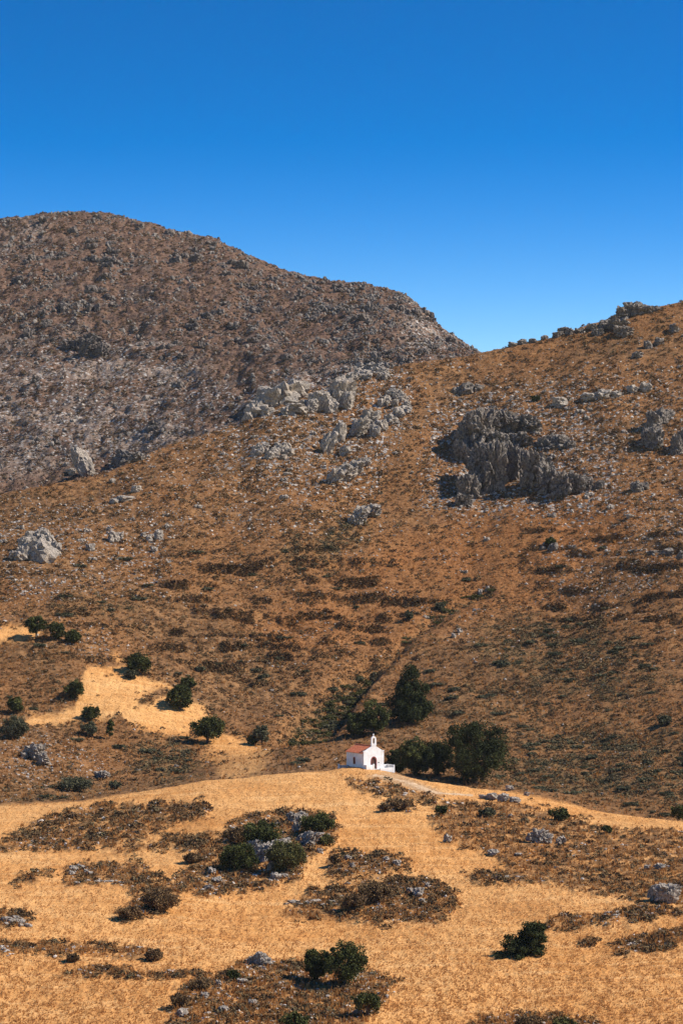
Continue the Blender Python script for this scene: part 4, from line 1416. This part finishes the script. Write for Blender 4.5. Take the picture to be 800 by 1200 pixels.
# belfry: arch over the gable with bell and cross
bz = top(0) - .35
bl = bpy.data.objects.new('belfry', None)
COL.objects.link(bl)
bl.parent = ch
bl.location = (0, 0, bz)
bm = bmesh.new()
op = arch(0, .62, .50, 1.25, 10)
out = arch(0, 0, 1.18, 2.25, 10)
for y, f in ((.0, False), (.32, True)):
    pass
va, vb = {}, {}
for y in (-.03, .35):
    va[y] = [bm.verts.new((x, y, z)) for x, z in out]
    vb[y] = [bm.verts.new((x, y, z)) for x, z in op]
n_ = len(op)
for k in range(n_):
    q = (k + 1) % n_
    for y in (-.03, .35):
        bm.faces.new((va[y][k], va[y][q], vb[y][q], vb[y][k]))
    bm.faces.new((va[-.03][k], va[.35][k], va[.35][q], va[-.03][q]))
    bm.faces.new((vb[-.03][k], vb[.35][k], vb[.35][q], vb[-.03][q]))
bmesh.ops.recalc_face_normals(bm, faces=bm.faces)
bm_obj('bell_arch', bm, M['white'], bl)
bm = bmesh.new()
prof = [(.02, .42), (.09, .40), (.12, .28), (.15, .12), (.20, .0)]
rings = []
for rr, zz in prof:
    rings.append([bm.verts.new((rr * math.cos(a * math.pi / 6), .16 + rr * math.sin(a * math.pi / 6), 1.02 + zz)) for a in range(12)])
for a in range(len(rings) - 1):
    for k in range(12):
        bm.faces.new((rings[a][k], rings[a][(k + 1) % 12], rings[a + 1][(k + 1) % 12], rings[a + 1][k]))
box(bm, -.26, .26, .13, .19, 1.45, 1.51)
bm_obj('bell', bm, M['bronze'], bl)
bm = bmesh.new()
box(bm, -.05, .05, .11, .21, 2.22, 2.86)
box(bm, -.20, -.052, .112, .208, 2.52, 2.62)
box(bm, .052, .20, .112, .208, 2.52, 2.62)
bm_obj('cross', bm, M['whitetrim'], bl)
bm = bmesh.new()
box(bm, -.70, .70, -.08, .40, .40, .50)
bm_obj('belfry_ledge', bm, M['whitetrim'], bl)
bm = bmesh.new()
box(bm, 1.05, 1.40, -.045, -.003, 1.45, 1.62)
bm_obj('plaque', bm, M['plaque'], ch)
bm = bmesh.new()
box(bm, -hw - .1, hw + .1, -.9, -.02, -1.0, .10)
bm_obj('doorstep', bm, M['plinth'], ch)

# low whitewashed courtyard wall in front and to the right
cw = bpy.data.objects.new('courtyard_wall', None)
COL.objects.link(cw)
cw.location = ch.location
cw.rotation_euler.z = TH
tag(cw, 'low white courtyard wall in front of the chapel, reaching to its right', 'wall')
def wall_part(name, x0, x1, y0, y1, z1, cap=True):
    bm = bmesh.new()
    box(bm, x0, x1, y0, y1, -1.4, z1)
    bmesh.ops.bevel(bm, geom=bm.edges[:], offset=.03, segments=1, affect='EDGES')
    return bm_obj(name, bm, M['white'], cw)
wall_part('left_wall', -hw - .3, -1.05, -1.75, -1.5, 1.15)
wall_part('return_wall', -hw - .3, -hw - .06, -1.49, -.06, 1.15)
wall_part('gate_post', -1.04, -.74, -1.78, -1.46, 1.35)
wall_part('front_wall', .7, 4.0, -1.75, -1.5, .42)
wall_part('end_wall', 4.01, 4.27, -1.78, 1.6, 1.0)
wall_part('rear_wall', hw + .12, 4.0, 1.38, 1.6, .95)
# low grey wall behind, left of the chapel, with white posts
yw = bpy.data.objects.new('yard_wall', None)
COL.objects.link(yw)
yp = hit(397, 899)
yw.location = (ch.location.x - 5.2, 607.0, ch.location.z)
tag(yw, 'low grey stone wall with white end posts left of the chapel', 'wall')
bm = bmesh.new()
box(bm, -2.3, 1.1, -.18, .18, -2.0, .62)
bmesh.ops.bevel(bm, geom=bm.edges[:], offset=.04, segments=1, affect='EDGES')
bm_obj('wall', bm, M['plinth'], yw)
for x in (-2.5, 1.3):
    bm = bmesh.new()
    box(bm, x - .19, x + .19, -.22, .22, -2.0, .85)
    bmesh.ops.bevel(bm, geom=bm.edges[:], offset=.05, segments=2, affect='EDGES')
    bm_obj('post', bm, M['white'], yw)

# ------------------------------------------------------------------ air
hm = bpy.data.materials.new('air')
hm.use_nodes = True
hnt = hm.node_tree
hnt.nodes.remove(hnt.nodes['Principled BSDF'])
pv = hnt.nodes.new('ShaderNodeVolumePrincipled')
pv.inputs['Color'].default_value = (.80, .87, 1, 1)
pv.inputs['Density'].default_value = .000017
pv.inputs['Anisotropy'].default_value = .2
hnt.links.new(pv.outputs[0], hnt.nodes['Material Output'].inputs['Volume'])
bm = bmesh.new()
ztop = float(GZ.max()) + 25
box(bm, float(GX.min()) - 30, float(GX.max()) + 30, -60, float(GD.max()) + 40, float(GZ.min()) - 3, ztop)
tag(bm_obj('haze', bm, hm), 'thin blue summer haze between the camera and the far mountain', 'haze', kind='stuff')

# ------------------------------------------------------------------ camera, light, sky
cam = bpy.data.cameras.new('camera')
cam.sensor_fit = 'AUTO'
cam.sensor_width = 36
cam.lens = FP / 1200 * 36
cam.shift_y = (HV - 600) / 1200
cam.clip_start = 1
cam.clip_end = 20000
co = bpy.data.objects.new('camera', cam)
COL.objects.link(co)
co.location = (0, 0, 0)
co.rotation_euler = (math.radians(90), 0, 0)
SC.camera = co

EL = math.radians(43)
sx, sy = 1.0, -.05
sd = Vector((sx * math.cos(EL), sy * math.cos(EL), math.sin(EL))).normalized()
sl_ = bpy.data.lights.new('sun', 'SUN')
sl_.energy = 5.0
sl_.angle = math.radians(.5)
sl_.color = (1, .95, .87)
so = bpy.data.objects.new('sun', sl_)
COL.objects.link(so)
so.rotation_euler = sd.to_track_quat('Z', 'Y').to_euler()

w = bpy.data.worlds.new('World')
SC.world = w
w.use_nodes = True
N = NT(w.node_tree)
bg = w.node_tree.nodes['Background']
sky = N.n('ShaderNodeTexSky')
sky.sky_type = 'NISHITA'
sky.sun_disc = False
sky.sun_elevation = EL
sky.sun_rotation = math.atan2(sx, sy)
sky.altitude = 600
sky.air_density = 1.0
sky.dust_density = .15
sky.ozone_density = 3.0
tc = N.n('ShaderNodeTexCoord')
sp = N.n('ShaderNodeSeparateXYZ')
N.link(tc.outputs['Generated'], sp.inputs[0])
cb = N.n('ShaderNodeCombineXYZ')
N.link(sp.outputs[0], cb.inputs[0])
N.link(sp.outputs[1], cb.inputs[1])
N.link(N.math('MULTIPLY', N.math('POWER', N.math('MAXIMUM', sp.outputs[2], 0.0), 1.9), 11.6), cb.inputs[2])
nv = N.n('ShaderNodeVectorMath', operation='NORMALIZE')
N.link(cb.outputs[0], nv.inputs[0])
N.link(nv.outputs[0], sky.inputs['Vector'])
hs = N.n('ShaderNodeHueSaturation')
hs.inputs['Saturation'].default_value = 1.48
hs.inputs['Hue'].default_value = .506
N.link(sky.outputs[0], hs.inputs['Color'])
N.link(hs.outputs[0], bg.inputs['Color'])
bg.inputs['Strength'].default_value = .116

vs = SC.view_settings
vs.view_transform = 'Standard'
vs.look = 'None'
vs.exposure = .62
vs.gamma = 1
vs.use_curve_mapping = False
SC.cycles.max_bounces = 4
SC.cycles.diffuse_bounces = 2
